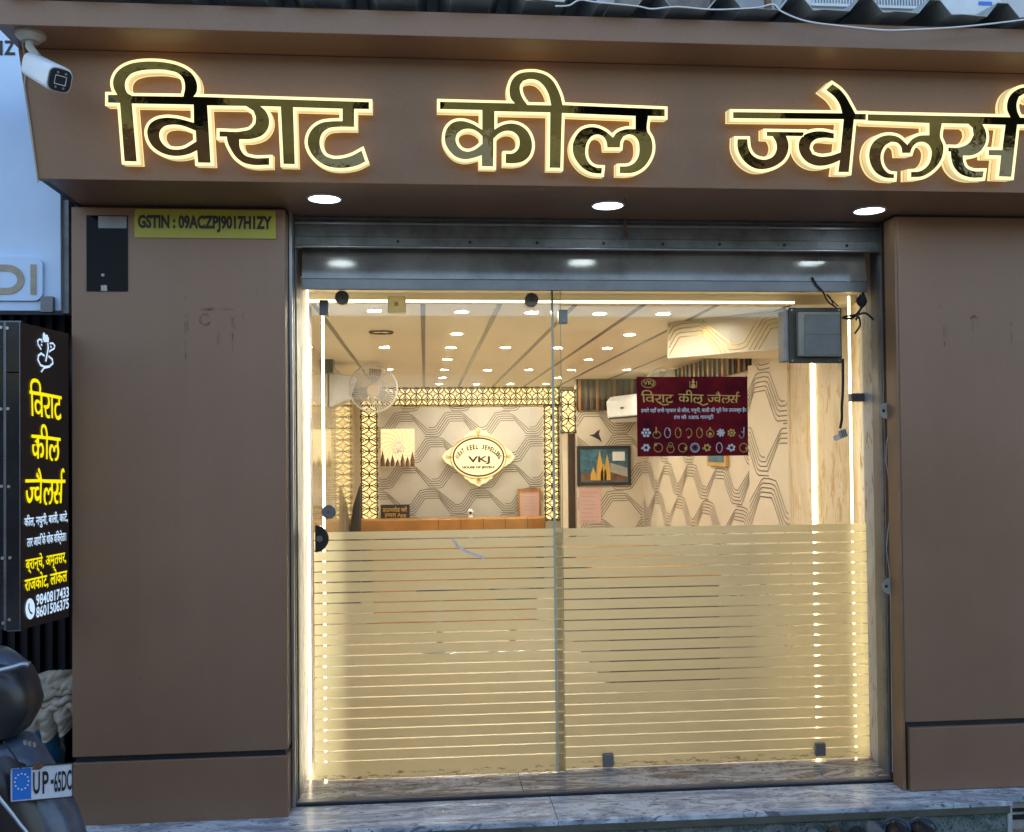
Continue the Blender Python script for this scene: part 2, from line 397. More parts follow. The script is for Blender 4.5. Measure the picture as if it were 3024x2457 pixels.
# ------------------------------------------------------------------ shop building
XL0 = on(212, 1400, 0).x; XL1 = on(845, 1400, 0).x; XR0 = on(2662, 1400, 0).x
YG = .46                                  # glass plane
ZC = on(1500, 905, .70).z                 # ceiling
FY = -.37                                 # fascia front plane
zs = on(842, 603, 0).z                    # soffit height
shop = thing('jewellery_shop', 'jewellery shop building with brown panelled front and cream lit interior', 'shop', (0, .2, 0))
# the brown pilasters, two panels each above a black joint
zj = (on(212, 2248, 0).z + on(846, 2221, 0).z) / 2
MB().box((XL0, 0, zj + .012), (XL1, .45, zs - .022)).build('pilaster', 'acp', shop, bev=.003)
MB().box((XL0, 0.0, -.14), (XL1, .45, zj - .012)).build('plinth_panel', 'acp', shop, bev=.003)
MB().box((XL0 + .01, .012, zj - .013), (XL1 - .01, .44, zj + .013)).build('joint_strip', 'acp_dark', shop)
MB().box((XL0 + .004, .03, zs - .024), (XL1 - .004, .44, zs + .01)).build('joint_strip', 'acp_dark', shop)
zr = on(2840, 2136, 0).z; zrt = on(2830, 658, 0).z
pil2 = MB().box((XR0, 0, zr + .012), (3.9, .16, zs - .022)).build('pilaster', 'acp', shop, bev=.003)
MB().box((XR0 + .012, -.012, 0.002), (3.9, .16, zr - .010)).build('plinth_panel', 'acp', shop, bev=.003)
MB().box((XR0 + .005, .01, zr - .012), (3.9, .15, zr + .014)).build('joint_strip', 'acp_dark', shop)
MB().box((XR0, .02, zs - .024), (3.9, .15, zs + .01)).build('joint_strip', 'acp_dark', shop)
# fascia: a leaning left edge, front face at FY
zf0 = (on(106, 532, FY).z + on(3024, 566, FY).z) / 2
TILT = math.radians(9.0); UV = Vector((0, -math.sin(TILT), math.cos(TILT))); FN = Vector((0, -math.cos(TILT), -math.sin(TILT)))
FO = Vector((0, FY, zf0))
def fpl(px, py, d=0.): return onp(px, py, FO + FN * d, FN)
zf1 = (fpl(127, 146).z + fpl(3024, 217).z) / 2
FT = FY - (zf1 - zf0) * math.tan(TILT)           # the face leans forward at its top
zs = max(zs, zf0 + .012)
fl0, fl1 = fpl(108, 532), fpl(52, 128)
m = MB(); m.hexa([(fl0.x, FY, zf0), (5.2, FY, zf0), (5.2, FT, zf1), (fl1.x, FT, zf1), (fl0.x, FY + .03, zf0), (5.2, FY + .03, zf0), (5.2, FT + .03, zf1), (fl1.x, FT + .03, zf1)])
m.build('fascia_panel', 'acp', shop, bev=.002)
MB().hexa([(fl0.x + .004, FY + .031, zf0 + .002), (fl0.x + .004, .9, zf0 + .002), (fl1.x + .004, .9, zf1), (fl1.x + .004, FT + .031, zf1),
           (fl0.x + .03, FY + .031, zf0 + .002), (fl0.x + .03, .9, zf0 + .002), (fl1.x + .03, .9, zf1), (fl1.x + .03, FT + .031, zf1)]).build('fascia_side', 'acp_dark', shop)
MB().box((fl0.x + .031, FY + .031, zf0 + .001), (5.2, .155, zf0 + .012)).build('soffit_panel', 'acp', shop)
# upper ledge
zl0 = zf1 + .002
LY = (onz(0, 73, zl0).y + onz(3024, 153, zl0).y) / 2; zl1 = (on(0, 5, LY).z + on(3024, 87, LY).z) / 2
MB().box((fl1.x, LY, zl0), (5.2, .3, zl0 + .012)).build('ledge_soffit', 'acp', shop)
MB().box((-3.0, LY, zl0), (fl1.x - .001, LY + .035, zl0 + .012)).build('ledge_soffit', 'acp', shop)
MB().box((-3.0, LY - .012, zl0 - .006), (5.2, LY - .002, zl1)).build('ledge_front', 'acp', shop, bev=.002)
# upper storey wall behind the canopy
up = MB().box((-.4, 1.6, zl1 + .25), (1.15, 1.8, 7.5)); up.build('upper_wall', 'upwall', shop)
MB().box((1.15, 1.45, zl1 + .1), (1.72, 1.8, 7.5)).build('upper_wall_pier', 'brownwall', shop)
MB().box((1.74, 1.6, zl1 + .25), (6, 1.8, 7.5)).build('upper_wall', 'upwall', shop)
MB().box((-3.2, 1.6, zl1 + .25), (-.41, 1.8, 7.5)).build('upper_wall', 'brownwall', shop)
MB().box((-3.2, 1.85, 2.6), (6, 8, 7.5)).build('upper_storey', 'upwall', shop)
# reveals of the opening
XG0 = on(918, 1500, YG).x; XG1 = on(2562, 1500, YG).x
ZGT = on(1600, 862, YG).z + .06
MB().box((XL1, .19, .001), (XG0 - .0, .198, .002)).v
XJ0 = on(889, 1500, .33).x
MB().box((XJ0 - .08, .33, .002), (XJ0, .80, ZGT)).build('marble_jamb', 'marble_j', shop, bev=.003)
XJ1 = on(2592, 1600, .34).x
MB().box((XJ1, .34, .002), (XJ1 + .10, .52, ZGT)).build('marble_jamb', 'marble_j', shop, bev=.003)
MB().box((-.95, .60, ZC + .002), (2.8, .62, 2.75)).build('header_wall', 'cream', shop)
MB().box((XJ0, .52, ZGT - .045), (XG1 + .02, .599, ZGT + .1)).build('header_beam', 'cream', shop)
# interior shell
XWL, XWR, YB, YP = -.74, 2.165, 6.6, 5.5
struct(MB().box((-1.2, .46, -.06), (2.7, 7.2, 0)), 'shop_floor', 'tile')
MB().box((XWL - .1, .621, ZC), (XWR + .1, 7.0, ZC + .05)).build('ceiling', 'ceil', shop)
MB().box((XWL - .1, YB, 0), (XWR + .1, YB + .1, ZC)).build('back_wall', 'wallp', shop)
sw = MB().box((XWL - .1, .81, 0), (XWL, YB, ZC)).build('side_wall', 'gloss', shop)
MB().box((XWR, 1.45, 0), (XWR + .1, YB, ZC)).build('side_wall', 'wallr', shop)
MB().box((XWR - .03, .5, 0), (XWR + .1, 1.449, ZC)).build('marble_wall', 'marble_i', shop)
MB().box((XWL - .1, .52, 0), (-.655, .80, ZC)).build('marble_wall', 'marble_i', shop)
pxl = on(1702, 1300, YP).x
MB().box((pxl, YP, 0), (XWR, YP + .12, ZC)).build('partition_wall', 'wallr', shop)
# narrow dark doorway and pale post left of the partition
a, b = on(1678, 1280, 5.6), on(1700, 1560, 5.6)
MB().box((a.x, 5.60, 0), (b.x, 5.64, a.z)).build('dark_door', 'darkwood', shop)
a, b = on(1657, 1283, 5.6), on(1677, 1560, 5.6)
MB().box((a.x, 5.58, 0), (b.x, 5.66, a.z)).build('door_post', 'cream', shop)
# bulkhead box at the right under the ceiling
pa, pb = on(1972, 1058, 1.28), on(2318, 1029, .78)
zb = (pa.z + pb.z) / 2
m = MB(); pl = [(pa.x, 1.28), (pb.x, .78), (XWR - .031, .78), (XWR - .031, 1.32)]
m.add([(x, y, zb) for x, y in pl] + [(x, y, ZC - .002) for x, y in pl], [(0, 1, 2, 3), (7, 6, 5, 4), (0, 4, 5, 1), (1, 5, 6, 2), (2, 6, 7, 3), (3, 7, 4, 0)])
bulk = m.build('bulkhead', 'wallr', shop)
# ceiling grooves
for px, py in [(1250, 998), (1425, 1000), (1597.5, 1000), (1760, 996), (1970, 976), (2190, 960), (2400, 950), (1010, 1010)]:
    x = onz(px, py, ZC).x
    if XWL < x < XWR - .1:
        MB().box((x - .012, .64, ZC - .003), (x + .012, 6.58, ZC + .001)).build('ceiling_groove', 'line', shop)
# wallpaper lines ------------------------------------------------------
def clipseg(a, b, r):
    x0, x1, y0, y1 = r; t0, t1 = 0., 1.; dx, dy = b[0] - a[0], b[1] - a[1]
    for p, q in ((-dx, a[0] - x0), (dx, x1 - a[0]), (-dy, a[1] - y0), (dy, y1 - a[1])):
        if abs(p) < 1e-12:
            if q < 0: return None
        else:
            t = q / p
            if p < 0: t0 = max(t0, t)
            else: t1 = min(t1, t)
    if t0 >= t1: return None
    return (a[0] + dx * t0, a[1] + dy * t0), (a[0] + dx * t1, a[1] + dy * t1)
def wallpaper(mb, O, u, n, rect, s=1., wd=.011, su=1., ph=0., af=.36):
    x0, x1, z0, z1 = rect; sp = .058 * s; A = af * s; H = .40 * s; W = H * .74
    per = 2 * (A + W); rowh = H + 4.6 * sp
    k0 = int((z0 - H) / rowh) - 2
    for k in range(k0, int(z1 / rowh) + 3):
        base = k * rowh; off = ph + (k % 2) * (A + W) + (k % 3) * .07 * s
        for line in range(5):
            dz = line * sp; sh = line * sp * .45
            j = int((x0 / su) / per) - 2
            while j * per + off < x1 / su + per:
                xx = j * per + off
                pts = [(xx + sh, base + dz), (xx + A * .88 - sh, base + dz), (xx + A - sh + W * .10, base + dz + H * .07), (xx + A + W * .92 - sh, base + H + dz - H * .06),
                       (xx + A + W + sh * .2, base + H + dz), (xx + 2 * A + W - sh, base + H + dz), (xx + 2 * A + W * 1.1 - sh * .6, base + H + dz - H * .07), (xx + per + sh - W * .08, base + dz + H * .07), (xx + per + sh, base + dz)]
                # every second leg is broken so that the bundles seem to weave
                segs = list(zip(pts, pts[1:]))
                if line in (0, 4) and (j + k) % 2: segs = segs[:5]
                for a, b in segs:
                    c = clipseg((a[0] * su, a[1]), (b[0] * su, b[1]), rect)
                    if c:
                        (ax, ay), (bx, by) = c
                        mb.ribbon([O + u * ax + Z_ * ay, O + u * bx + Z_ * by], wd, n, .002)
                j += 1
m = MB(); xa, xb = on(1117, 1400, YB).x, on(1604, 1400, YB).x
wallpaper(m, Vector((0, YB, 0)), X_, FR, (xa, xb, .3, on(1300, 1197, YB).z), .42, .0066)
m.build('wallpaper_lines', 'line', shop, kind='stuff')
m = MB(); wallpaper(m, Vector((0, YP, 0)), X_, FR, (pxl + .01, XWR - .01, .3, on(1800, 1213, YP).z), .42, .0066, ph=.2)
m.build('wallpaper_lines', 'line', shop, kind='stuff')
m = MB(); wallpaper(m, Vector((XWR, 0, 0)), Y_, Vector((-1, 0, 0)), (2.16, YP - .01, .3, ZC - .20), .42, .0075, su=1.5, af=.34)
m.build('wallpaper_lines', 'line', shop, kind='stuff')
# a proud near panel of the same wallpaper, larger in scale
MB().box((XWR - .045, 1.45, 0), (XWR - .001, 2.15, ZC - .17)).build('wall_panel', 'wallr', shop, bev=.003)
m = MB(); wallpaper(m, Vector((XWR - .045, 0, 0)), Y_, Vector((-1, 0, 0)), (1.455, 2.145, .3, ZC - .175), .50, .0075, su=1.3, ph=.1, af=.32)
m.build('wallpaper_lines', 'line', shop, kind='stuff')
# lines on the bulkhead
u = (Vector((pb.x, .78, 0)) - Vector((pa.x, 1.28, 0))); LB = u.length; u.normalize(); nb = Vector((u.y, -u.x, 0))
if nb.y > 0: nb = -nb
m = MB(); wallpaper(m, Vector((pa.x, 1.28, 0)), u, nb, (.01, LB - .01, zb + .008, ZC - .01), .42, .005, su=1.0, ph=.05)
m.build('bulkhead_lines', 'goldline', shop, kind='stuff')
# dark slatted strip high on the right wall and above the painting
def slatted(x0, x1, z0, z1, Y):
    b = MB().box((x0, Y - .014, z0), (x1, Y - .001, z1)).build('slatted_panel', 'darkwood', shop)
    n = int((x1 - x0) / .055)
    for i in range(n):
        x = x0 + (i + .5) * (x1 - x0) / n
        MB().box((x - .012, Y - .03, z0), (x + .012, Y - .0145, z1)).build('slat', M['line'] if i % 3 else M['wood'], b)
slatted(pxl + .005, XWR - .02, on(1800, 1212, YP).z, ZC - .004, YP)
b = MB().box((XWR - .016, 2.2, ZC - .19), (XWR - .001, 4.2, ZC - .02)).build('slatted_panel', 'darkwood', shop)
for i in range(16):
    y = 2.26 + i * .123
    MB().box((XWR - .03, y - .02, ZC - .19), (XWR - .0165, y + .02, ZC - .02)).build('slat', 'wood' if i % 3 == 1 else 'line', b)
# patterned reflective column right of the screen
# ------------------------------------------------------------------ pilaster window
wa, wb = on(256, 636, 0), on(378, 861, 0)
win = MB().box((wa.x, -.004, wb.z), (wb.x, .0, wa.z)).build('window', 'wglass', shop)
def wbit(x0, x1, y0, y1, mt, sk=0):
    a, b = on(x0, y0, -.005), on(x1, y1, -.005)
    MB().prism([(a.x, -.005, b.z), (b.x, -.005, b.z), (b.x + sk, -.005, a.z), (a.x + sk, -.005, a.z)], (0, .001, 0)).build('pane_reflection_and_sticker', mt, win)
wbit(290, 374, 638, 674, 'steel'); wbit(298, 316, 842, 859, 'greyw'); wbit(299, 308, 808, 816, 'greyw')  # steel patch paints a reflection into the pane; grey ones are sticker bits
# smears on the pilasters
def smear(pts, wd, Y=-.0015, par=shop):
    m = MB(); m.ribbon([on(x, y, 0) for x, y in pts], wd, FR, .0015); return m.build('stain', 'smear', par)
smear([(547, 928), (548, 1000), (549, 1060)], .006); smear([(554, 930), (555, 975)], .005)
smear([(592, 914), (640, 913)], .012); smear([(640, 913), (690, 914)], .004)
smear([(606 + 16 * math.cos(t), 944 + 16 * math.sin(t)) for t in [i * .5 for i in range(1, 12)]], .008)
smear([(648, 970), (642, 1020)], .004); smear([(686, 938), (688, 1040)], .006); smear([(693, 934), (694, 972)], .004)
smear([(728 + 11 * math.cos(t), 934 + 12 * math.sin(t)) for t in [2 + i * .5 for i in range(5)]], .005)
smear([(2787, 960), (2789, 1025)], .006, .0); smear([(2795, 958), (2796, 1005)], .005); smear([(2866, 940), (2877, 934), (2888, 942)], .012)
smear([(2872, 946), (2873, 980)], .004); smear([(2886, 946), (2887, 982)], .003); smear([(2985, 950), (2987, 1015)], .004)

# ------------------------------------------------------------------ landing of marble slabs
FE = onz(2200, 2399, 0).y; XE = onz(2962, 2346, 0).x
land = MB().box((-3.0, .02 - .0, -.14), (XE, .45, -.024)); lo = struct(land, 'landing', 'mould')
js = [-3.0, onz(1655, 2440, 0).x, onz(2410, 2250, 0).x + .35, XE]
for i in range(3):
    MB().box((js[i] + .001, FE, -.022), (js[i + 1] - .001, .118, 0)).build('marble_slab', 'marble_w', lo, bev=.002)
js = [XJ0 - .16, .42, onz(2160, 2290, 0).x, XJ1 + .12]
for i in range(3):
    MB().box((js[i] + .001, .172, -.022), (js[i + 1] - .001, YG - .001, 0.0)).build('marble_slab', 'marble_b', lo, bev=.001)
MB().box((-3, FE + .005, -.055), (XE - .01, FE + .05, -.023)).build('edge_moulding', 'mould', lo, bev=.004)
js = [-3, onz(1900, 2457, 0).x, onz(2460, 2420, 0).x + .1, XE - .02]
for i in range(3):
    MB().box((js[i] + .001, FE + .02, -.16), (js[i + 1] - .001, FE + .05, -.056)).build('riser_slab', 'granite', lo)
MB().box((XE - .019, FE + .012, -.16), (XE, .44, -.001)).build('end_slab', 'marble_j', lo)
# shutter floor channel
ch = MB().box((XJ0 - .17, .12, -.012), (XJ1 + .15, .17, .004)).build('shutter_channel', 'rubber', lo)
MB().box((XJ0 - .17, .135, .004), (XJ1 + .15, .169, .012)).build('channel_rail', 'steel', ch)
MB().box((XL1 + .001, .12, .012), (XL1 + .015, .17, .013)).build('channel_clip', 'steel', ch)
lw = struct(MB().box((-3, FE - 1.0, GZ + .0), (4, FE + .019, -.165)), 'lower_step', 'mould')
ga = onz(2600, 2452, -.145)
gm = solo(MB().box((ga.x, FE - .5, -.164), (3.6, FE + .015, -.150)), 'door_mat', 'greenmat', 'green mat lying at the foot of the granite riser', 'mat')
# neighbouring step on the far right
nb_ = thing('neighbour_step', 'grey marble step with dark vent slots beside the landing at the right edge', 'step', (XE + .4, 0, -.16))
MB().box((XE + .004, -.10, -.03), (4.2, .0, -.001)).build('step_top', 'marble_w', nb_)
MB().box((XE + .004, -.06, -.16), (4.2, .0, -.031)).build('step_face', 'marble_j', nb_)
MB().box((XE + .03, -.066, -.085), (4.0, -.061, -.07)).build('vent_slot', 'rubber', nb_)
MB().box((XE + .03, -.066, -.118), (4.0, -.061, -.098)).build('vent_slot', 'rubber', nb_)

# ------------------------------------------------------------------ rolling shutter with its guides
sh = thing('rolling_shutter', 'raised steel rolling shutter with grey blue slats above the glass doors', 'shutter', (.7, .2, 2.2))
def stripq(mb, pa, pb, th, Y, dep):   # horizontal bar between two photo points, th metres tall
    return mb.box((min(pa.x, pb.x), Y, (pa.z + pb.z) / 2 - th), (max(pa.x, pb.x), Y + dep, (pa.z + pb.z) / 2))
XS0, XS1 = on(868, 700, .16).x, on(2632, 700, .16).x
zt = on(870, 630, .16).z
for i in range(3):
    MB().box((XS0 - .03, .150 + .012 * i, zt - .008 - i * .017), (XS1 + .03, .160 + .012 * i, zt - i * .017)).build('head_trim', 'alu' if i != 1 else 'alu_d', sh)
def zrow(y, Y): return (on(1700, y, Y).z)
MB().box((XS0, .19, zrow(706, .2)), (XS1, .20, zt)).build('hood', 'steel_d', sh)
hb = MB().box((XS0, .182, zrow(733, .19)), (XS1, .189, zrow(706, .19))).build('hood_lip', 'steel_d', sh, bev=.002)
for px in (843, 1175, 1388, 1586, 1782, 1957, 2125, 2316, 2500):
    p = on(px, 716, .182); MB().cyl((p.x, .1815, (zrow(733, .19) + zrow(706, .19)) / 2), (p.x, .176, (zrow(733, .19) + zrow(706, .19)) / 2), .006, n=8).build('rivet', 'rubber', hb)
MB().cyl((XS0, .185, zrow(735, .19)), (XS1, .185, zrow(735, .19)), .007, n=10).build('hood_bead', 'alu', sh, smooth=True)
XA0, XA1 = on(892, 800, .235).x, on(2556, 800, .235).x
za_, zb2_ = zrow(737, .235), zrow(827, .235); prof_ = []; yy = .246
for k in range(13):
    prof_.append((yy, za_ + (zb2_ - za_) * k / 12)); yy -= (za_ - zb2_) / 12 * math.tan(math.radians(11.5 - 8 * k / 12))
m = MB(); m.add([(XA0, y_, z_) for y_, z_ in prof_] + [(XA1, y_, z_) for y_, z_ in prof_] + [(XA0, y_ + .008, z_) for y_, z_ in prof_] + [(XA1, y_ + .008, z_) for y_, z_ in prof_],
    [(k, k + 1, 13 + k + 1, 13 + k) for k in range(12)] + [(26 + k, 39 + k, 39 + k + 1, 26 + k + 1) for k in range(12)] + [(0, 13, 39, 26), (12, 38, 51, 25)])
m.build('slat', 'slat', sh)
MB().box((XA0, .228, zrow(859, .235)), (XA1, .246, zrow(828, .235))).build('bottom_bar', 'steel', sh, bev=.002)
def holes(pxs, z, Y, par, r=.006):
    for px in pxs:
        p = on(px, 840, Y); MB().cyl((p.x, Y, z), (p.x, Y - .001, z), r, n=8).build('bolt_hole', 'rubber', par)
# guides left and right
def guide(side):
    if side == 'L':
        x0, x1 = XL1 + .004, on(866, 1500, .17).x; x2 = on(888, 1500, .30).x
    g1 = None
    if side == 'L':
        MB().box((x0, .10, .004), (x0 + .012, .16, zt)).build('frame_trim', 'alu', sh)
        MB().box((x0 + .014, .135, .004), (x1 + .0, .17, zt)).build('frame_trim', 'alu_d', sh)
        MB().box((x1, .17, .004), (x1 + .008, .30, zt - .06)).build('guide_web', 'steel', sh)
        g1 = MB().box((x1 + .009, .21, .004), (x2 - .006, .235, zt - .1)).build('guide_rail', 'steel_d', sh, bev=.003)
        MB().box((x2 - .005, .20, .004), (x2, .33, zt - .1)).build('guide_lip', 'steel', sh)
    else:
        a = on(2598, 1600, .30).x; b_ = on(2628, 1600, .17).x
        MB().box((a - .006, .20, .004), (a - .001, .34, zt - .1)).build('guide_lip', 'steel', sh)
        g1 = MB().box((a, .20, .004), (b_ - .012, .235, zt - .08)).build('guide_rail', 'steel_d', sh, bev=.003)
        MB().box((a + .018, .185, .004), (a + .026, .1995, zt - .08)).build('guide_fold', 'steel', sh)
        MB().box((b_ - .010, .14, .004), (b_ - .002, .19, zt)).build('frame_trim', 'alu_d', sh)
        MB().box((b_ + .001, .12, .004), (b_ + .011, .16, zt)).build('frame_trim', 'alu', sh)
        MB().box((b_ + .014, .11, .004), (b_ + .022, .16, zt)).build('frame_trim', 'alu', sh)
        MB().box((b_ + .023, .10, .004), (XR0 - .001, .15, zt)).build('frame_gap', 'rubber', sh)
        MB().box((XR0 - .012, .004, .004), (XR0 - .0008, .10, zs - .025)).build('return_panel', 'acp_side', shop)
    for k in range(5):
        z = .25 + k * .5; x = (x0 + .007) if side == 'L' else (b_ + .03)
        MB().cyl((x, .10 if side == 'L' else .10, z), (x, .097, z), .004, n=8).build('screw', 'alu', sh)
guide('L'); guide('R')
# lock hasps on the right frame
def hasp(px, py, lab):
    p = on(px, py, .10); t = thing('lock_hasp', lab, 'hasp', (p.x, .10, p.z), 'lock hasps on the right frame')
    n = 14; r = .036
    def leaf(sx):
        pts = [(p.x + sx * (.004 + r * .95 * math.sin(a)), p.z + r * math.cos(a)) for a in [PI * i / n for i in range(n + 1)]]
        m = MB(); N = len(pts)
        m.add([(x, .100, z) for x, z in pts] + [(x, .106, z) for x, z in pts], [tuple(range(N)), tuple(range(N, 2 * N))[::-1]] + [(i, (i + 1) % N, N + (i + 1) % N, N + i) for i in range(N)])
        o = m.build('leaf', 'greyw', t)
        MB().cyl((p.x + sx * .022, .0995, p.z), (p.x + sx * .022, .098, p.z), .007, n=10).build('hole', 'rubber', o)
    leaf(-1); leaf(1)
    MB().box((p.x - .003, .094, p.z - .045), (p.x + .003, .099, p.z + .045)).build('hinge_pin', 'rubber', t)
    return t
hasp(2623, 1213, 'upper of two round grey lock hasps on the right door frame')
t = hasp(2631, 1731, 'lower grey lock hasp with chrome shackle on the right door frame')
p = on(2652, 1690, .085); MB().tube([(p.x - .010, .09, p.z - .06), (p.x - .008, .088, p.z - .02), (p.x, .086, p.z + .01), (p.x + .009, .086, p.z + .015), (p.x + .013, .088, p.z - .02)], .0045, 8).build('shackle', 'alu', t, smooth=True)
# white cable running down beside the right frame
c0 = on(2628, 1240, .095)
pts = [on(x, y, .095) for x, y in [(2626, 820), (2627, 1150), (2632, 1240), (2618, 1310), (2616, 1360), (2626, 1420), (2632, 1500), (2622, 1570), (2618, 1620), (2627, 1690), (2630, 1780), (2636, 2280)]]
solo(MB().tube(pts, .0022, 5), 'cable', 'greyw', 'thin pale cable sagging down the right door frame past both hasps', 'cable', smooth=True)

# ------------------------------------------------------------------ glass doors with frosted film strips
def panel(name, label, cat, x0, x1, Y, ztop, gaps, first_x):
    t = thing(name, label, cat, ((x0 + x1) / 2, Y, .006))
    MB().box((x0, Y, .006), (x1, Y + .010, ztop)).build('glass_pane', 'glass', t)
    zt_ = on((first_x), gaps[0], Y).z
    z0 = zt_; n = 22
    zb0 = gaps[1]; pitch = gaps[2]
    zz = [z0]
    for i in range(n): zz += [zb0 - i * pitch + .0028, zb0 - i * pitch - .0028]
    zz.append(.008)
    for i in range(0, len(zz), 2):
        if zz[i] - zz[i + 1] > .004:
            MB().add([(x0 + .006, Y - .0008, zz[i + 1]), (x1 - .004, Y - .0008, zz[i + 1]), (x1 - .004, Y - .0008, zz[i]), (x0 + .006, Y - .0008, zz[i])], [(0, 1, 2, 3)]).build('film_strip', 'film', t)
    return t
xs0, xs1 = on(924, 1700, YG - .03).x, on(1664, 1700, YG - .03).x
zg0 = on(1300, 1590, YG - .03).z; zg1 = on(1300, 2237, YG - .03).z
ld = panel('sliding_glass_door', 'left sliding glass door with frosted striped film and round lock', 'glass door', xs0, xs1, YG - .03, ZGT - .01, (1566, zg0, (zg0 - zg1) / 21), 1300)
xf0, xf1 = on(1636, 1700, YG).x, XG1
zg0 = on(2100, 1577, YG).z; zg1 = on(2100, 2221, YG).z
rd = panel('fixed_glass_panel', 'right fixed glass panel with frosted striped film held by bottom clamps', 'glass panel', xf0, xf1, YG, ZGT - .01, (1553, zg0, (zg0 - zg1) / 21), 2100)
MB().box((xf0 - .0, YG - .004, .006), (xf0 + .0025, YG + .0, ZGT - .012)).build('glass_edge', 'grn', rd)
MB().box((xs1 - .0025, YG - .034, .006), (xs1, YG - .0305, ZGT - .012)).build('glass_edge', 'grn', ld)
MB().box((xf0 - .004, YG - .0305, .006), (xf0 + .006, YG - .0315 - .002, ZGT - .012)).build('seal_strip', 'paleseal', ld)
def knob(px, py, r, par, nm, Y, deep=.03):
    p = on(px, py, Y); m = MB()
    m.cyl((p.x, Y - .002, p.z), (p.x, Y - deep, p.z), r, r, 28); m.cyl((p.x, Y - deep, p.z), (p.x, Y - deep - .004, p.z), r, r * .9, 28)
    o = m.build(nm, 'knob', par, smooth=True)
    MB().cyl((p.x, Y - deep - .004, p.z), (p.x, Y - deep - .006, p.z), r * .2, r * .15, 14).build('cap', 'alu_d', o)
YD = YG - .03
knob(1011, 881, .032, ld, 'hanger_disc', YD); knob(1568, 888, .032, ld, 'hanger_disc', YD); knob(972, 1511, .032, ld, 'door_knob', YD)
p = on(932, 1590, YD); r = .062
m = MB(); N = 20; pts = [(p.x + r * math.sin(a) * .98, p.z + r * math.cos(a)) for a in [PI * i / N for i in range(N + 1)]]; N1 = len(pts)
m.add([(x, YD - .022, z) for x, z in pts] + [(x, YD - .002, z) for x, z in pts], [tuple(range(N1)), tuple(range(N1, 2 * N1))[::-1]] + [(i, (i + 1) % N1, N1 + (i + 1) % N1, N1 + i) for i in range(N1)])
lk = m.build('lock_plate', 'black', ld, bev=.002)
MB().cyl((p.x + .02, YD - .0225, p.z), (p.x + .02, YD - .028, p.z), .016, .014, 18).build('cylinder_core', 'knob', lk, smooth=True)
def clamp(px, py, wpx, hpx, par, nm='clamp', mt='knob', Y=YG):
    a, b = on(px - wpx / 2, py - hpx / 2, Y), on(px + wpx / 2, py + hpx / 2, Y)
    MB().box((a.x, Y - .018, max(.002, b.z)), (b.x, Y + .024, a.z)).build(nm, mt, par, bev=.003)
clamp(1795, 2243, 32, 38, rd); clamp(2420, 2211, 30, 36, rd); clamp(1662, 936, 27, 40, rd, 'top_clamp'); clamp(957, 910, 26, 46, ld, 'door_stop', 'alu_d', YD); clamp(2530, 1174, 38, 24, rd, 'side_clamp', 'alu_d')
a, b = on(1145, 875, YD), on(1199, 925, YD)
sn = thing('door_sensor', 'small cream switch box stuck at the top of the left glass door', 'sensor box', (a.x, YD, b.z))
o = MB().box((a.x, YD - .022, b.z), (b.x, YD - .003, a.z)).build('housing', 'film', sn, bev=.003)
MB().box((a.x + .03, YD - .0225, b.z + .03), (a.x + .05, YD - .0245, b.z + .048)).build('button', 'gold', sn)
# scratches of light colour left on the film
m = MB(); m.ribbon([on(x, y, YD - .002) for x, y in [(1337, 1592), (1350, 1612), (1380, 1630), (1430, 1648)]], .010, FR, .001)
m.build('tape_remnant', 'white', ld)

# ------------------------------------------------------------------ LED profiles
def led(p0, p1, nm, lab, mt, wd=.007):
    d = (Vector(p1) - Vector(p0)); m = MB().tube([p0, p1], wd, 8)
    solo(m, nm, mt, lab, 'light strip', 'LED strips framing the glass front', smooth=True)
xl = on(911, 1400, .50).x
led((xl, .50, .01), (xl, .50, ZGT - .05), 'led_strip', 'leftmost vertical light strip beside the sliding glass door', 'led3', .006)
xl = on(956, 1400, .56).x
led((xl, .56, .01), (xl, .56, ZC - .02), 'led_strip', 'vertical light strip seen through the left door behind its knobs', 'led2', .0055)
xr = XWR - .036
pr_ = onx(2400, 1300, xr); led((xr, pr_.y, .02), (xr, pr_.y, ZC - .01), 'led_strip', 'vertical light strip below the meter box on marble wall', 'led', .007)
pr_ = on(2513, 1300, .53); led((pr_.x, .53, .02), (pr_.x, .53, ZC + .03), 'led_strip', 'rightmost vertical light strip beside the right marble jamb', 'led4', .006)
zl = (on(1000, 884, .515).z + on(2300, 898, .515).z) / 2
led((XJ0 + .01, .515, zl), (on(2345, 900, .515).x, .515, zl), 'led_strip', 'long horizontal light strip along the top of the glass', 'led3', .006)

# ------------------------------------------------------------------ interior downlights
dl = [(1363, 919), (1349, 984), (1570, 921), (1106, 916), (1135, 1024), (1332, 1025), (1493, 1025), (1646, 1026), (1320, 1059.5), (1312, 1091), (1440, 1092), (1562, 1091), (1687, 1091),
      (1305, 1114), (1648, 1114), (1297, 1133), (1408, 1134), (1508, 1133), (1612, 1133), (1148, 1090), (1770, 925), (1959, 925), (1859, 987), (1793, 1027), (1738, 1061), (1852, 1091)]
m = MB(); m.tube([(.037 * math.cos(a), .037 * math.sin(a), -.003) for a in [i * PI / 12 for i in range(24)]], .003, 6, True); ring0 = m.build('rim', 'cream', None, smooth=True)
m = MB(); m.cyl((0, 0, -.0008), (0, 0, -.0016), .033, .033, 18); lamp0 = m.build('lamp_disc', 'down', None)
first = True
RN = [('front', 916, 926), ('second', 980, 990), ('third', 1022, 1030), ('fourth', 1058, 1063), ('fifth', 1088, 1093), ('sixth', 1112, 1116), ('rearmost', 1130, 1136)]
ORD = ['leftmost', 'second from left', 'third from left', 'fourth from left', 'fifth from left', 'rightmost']
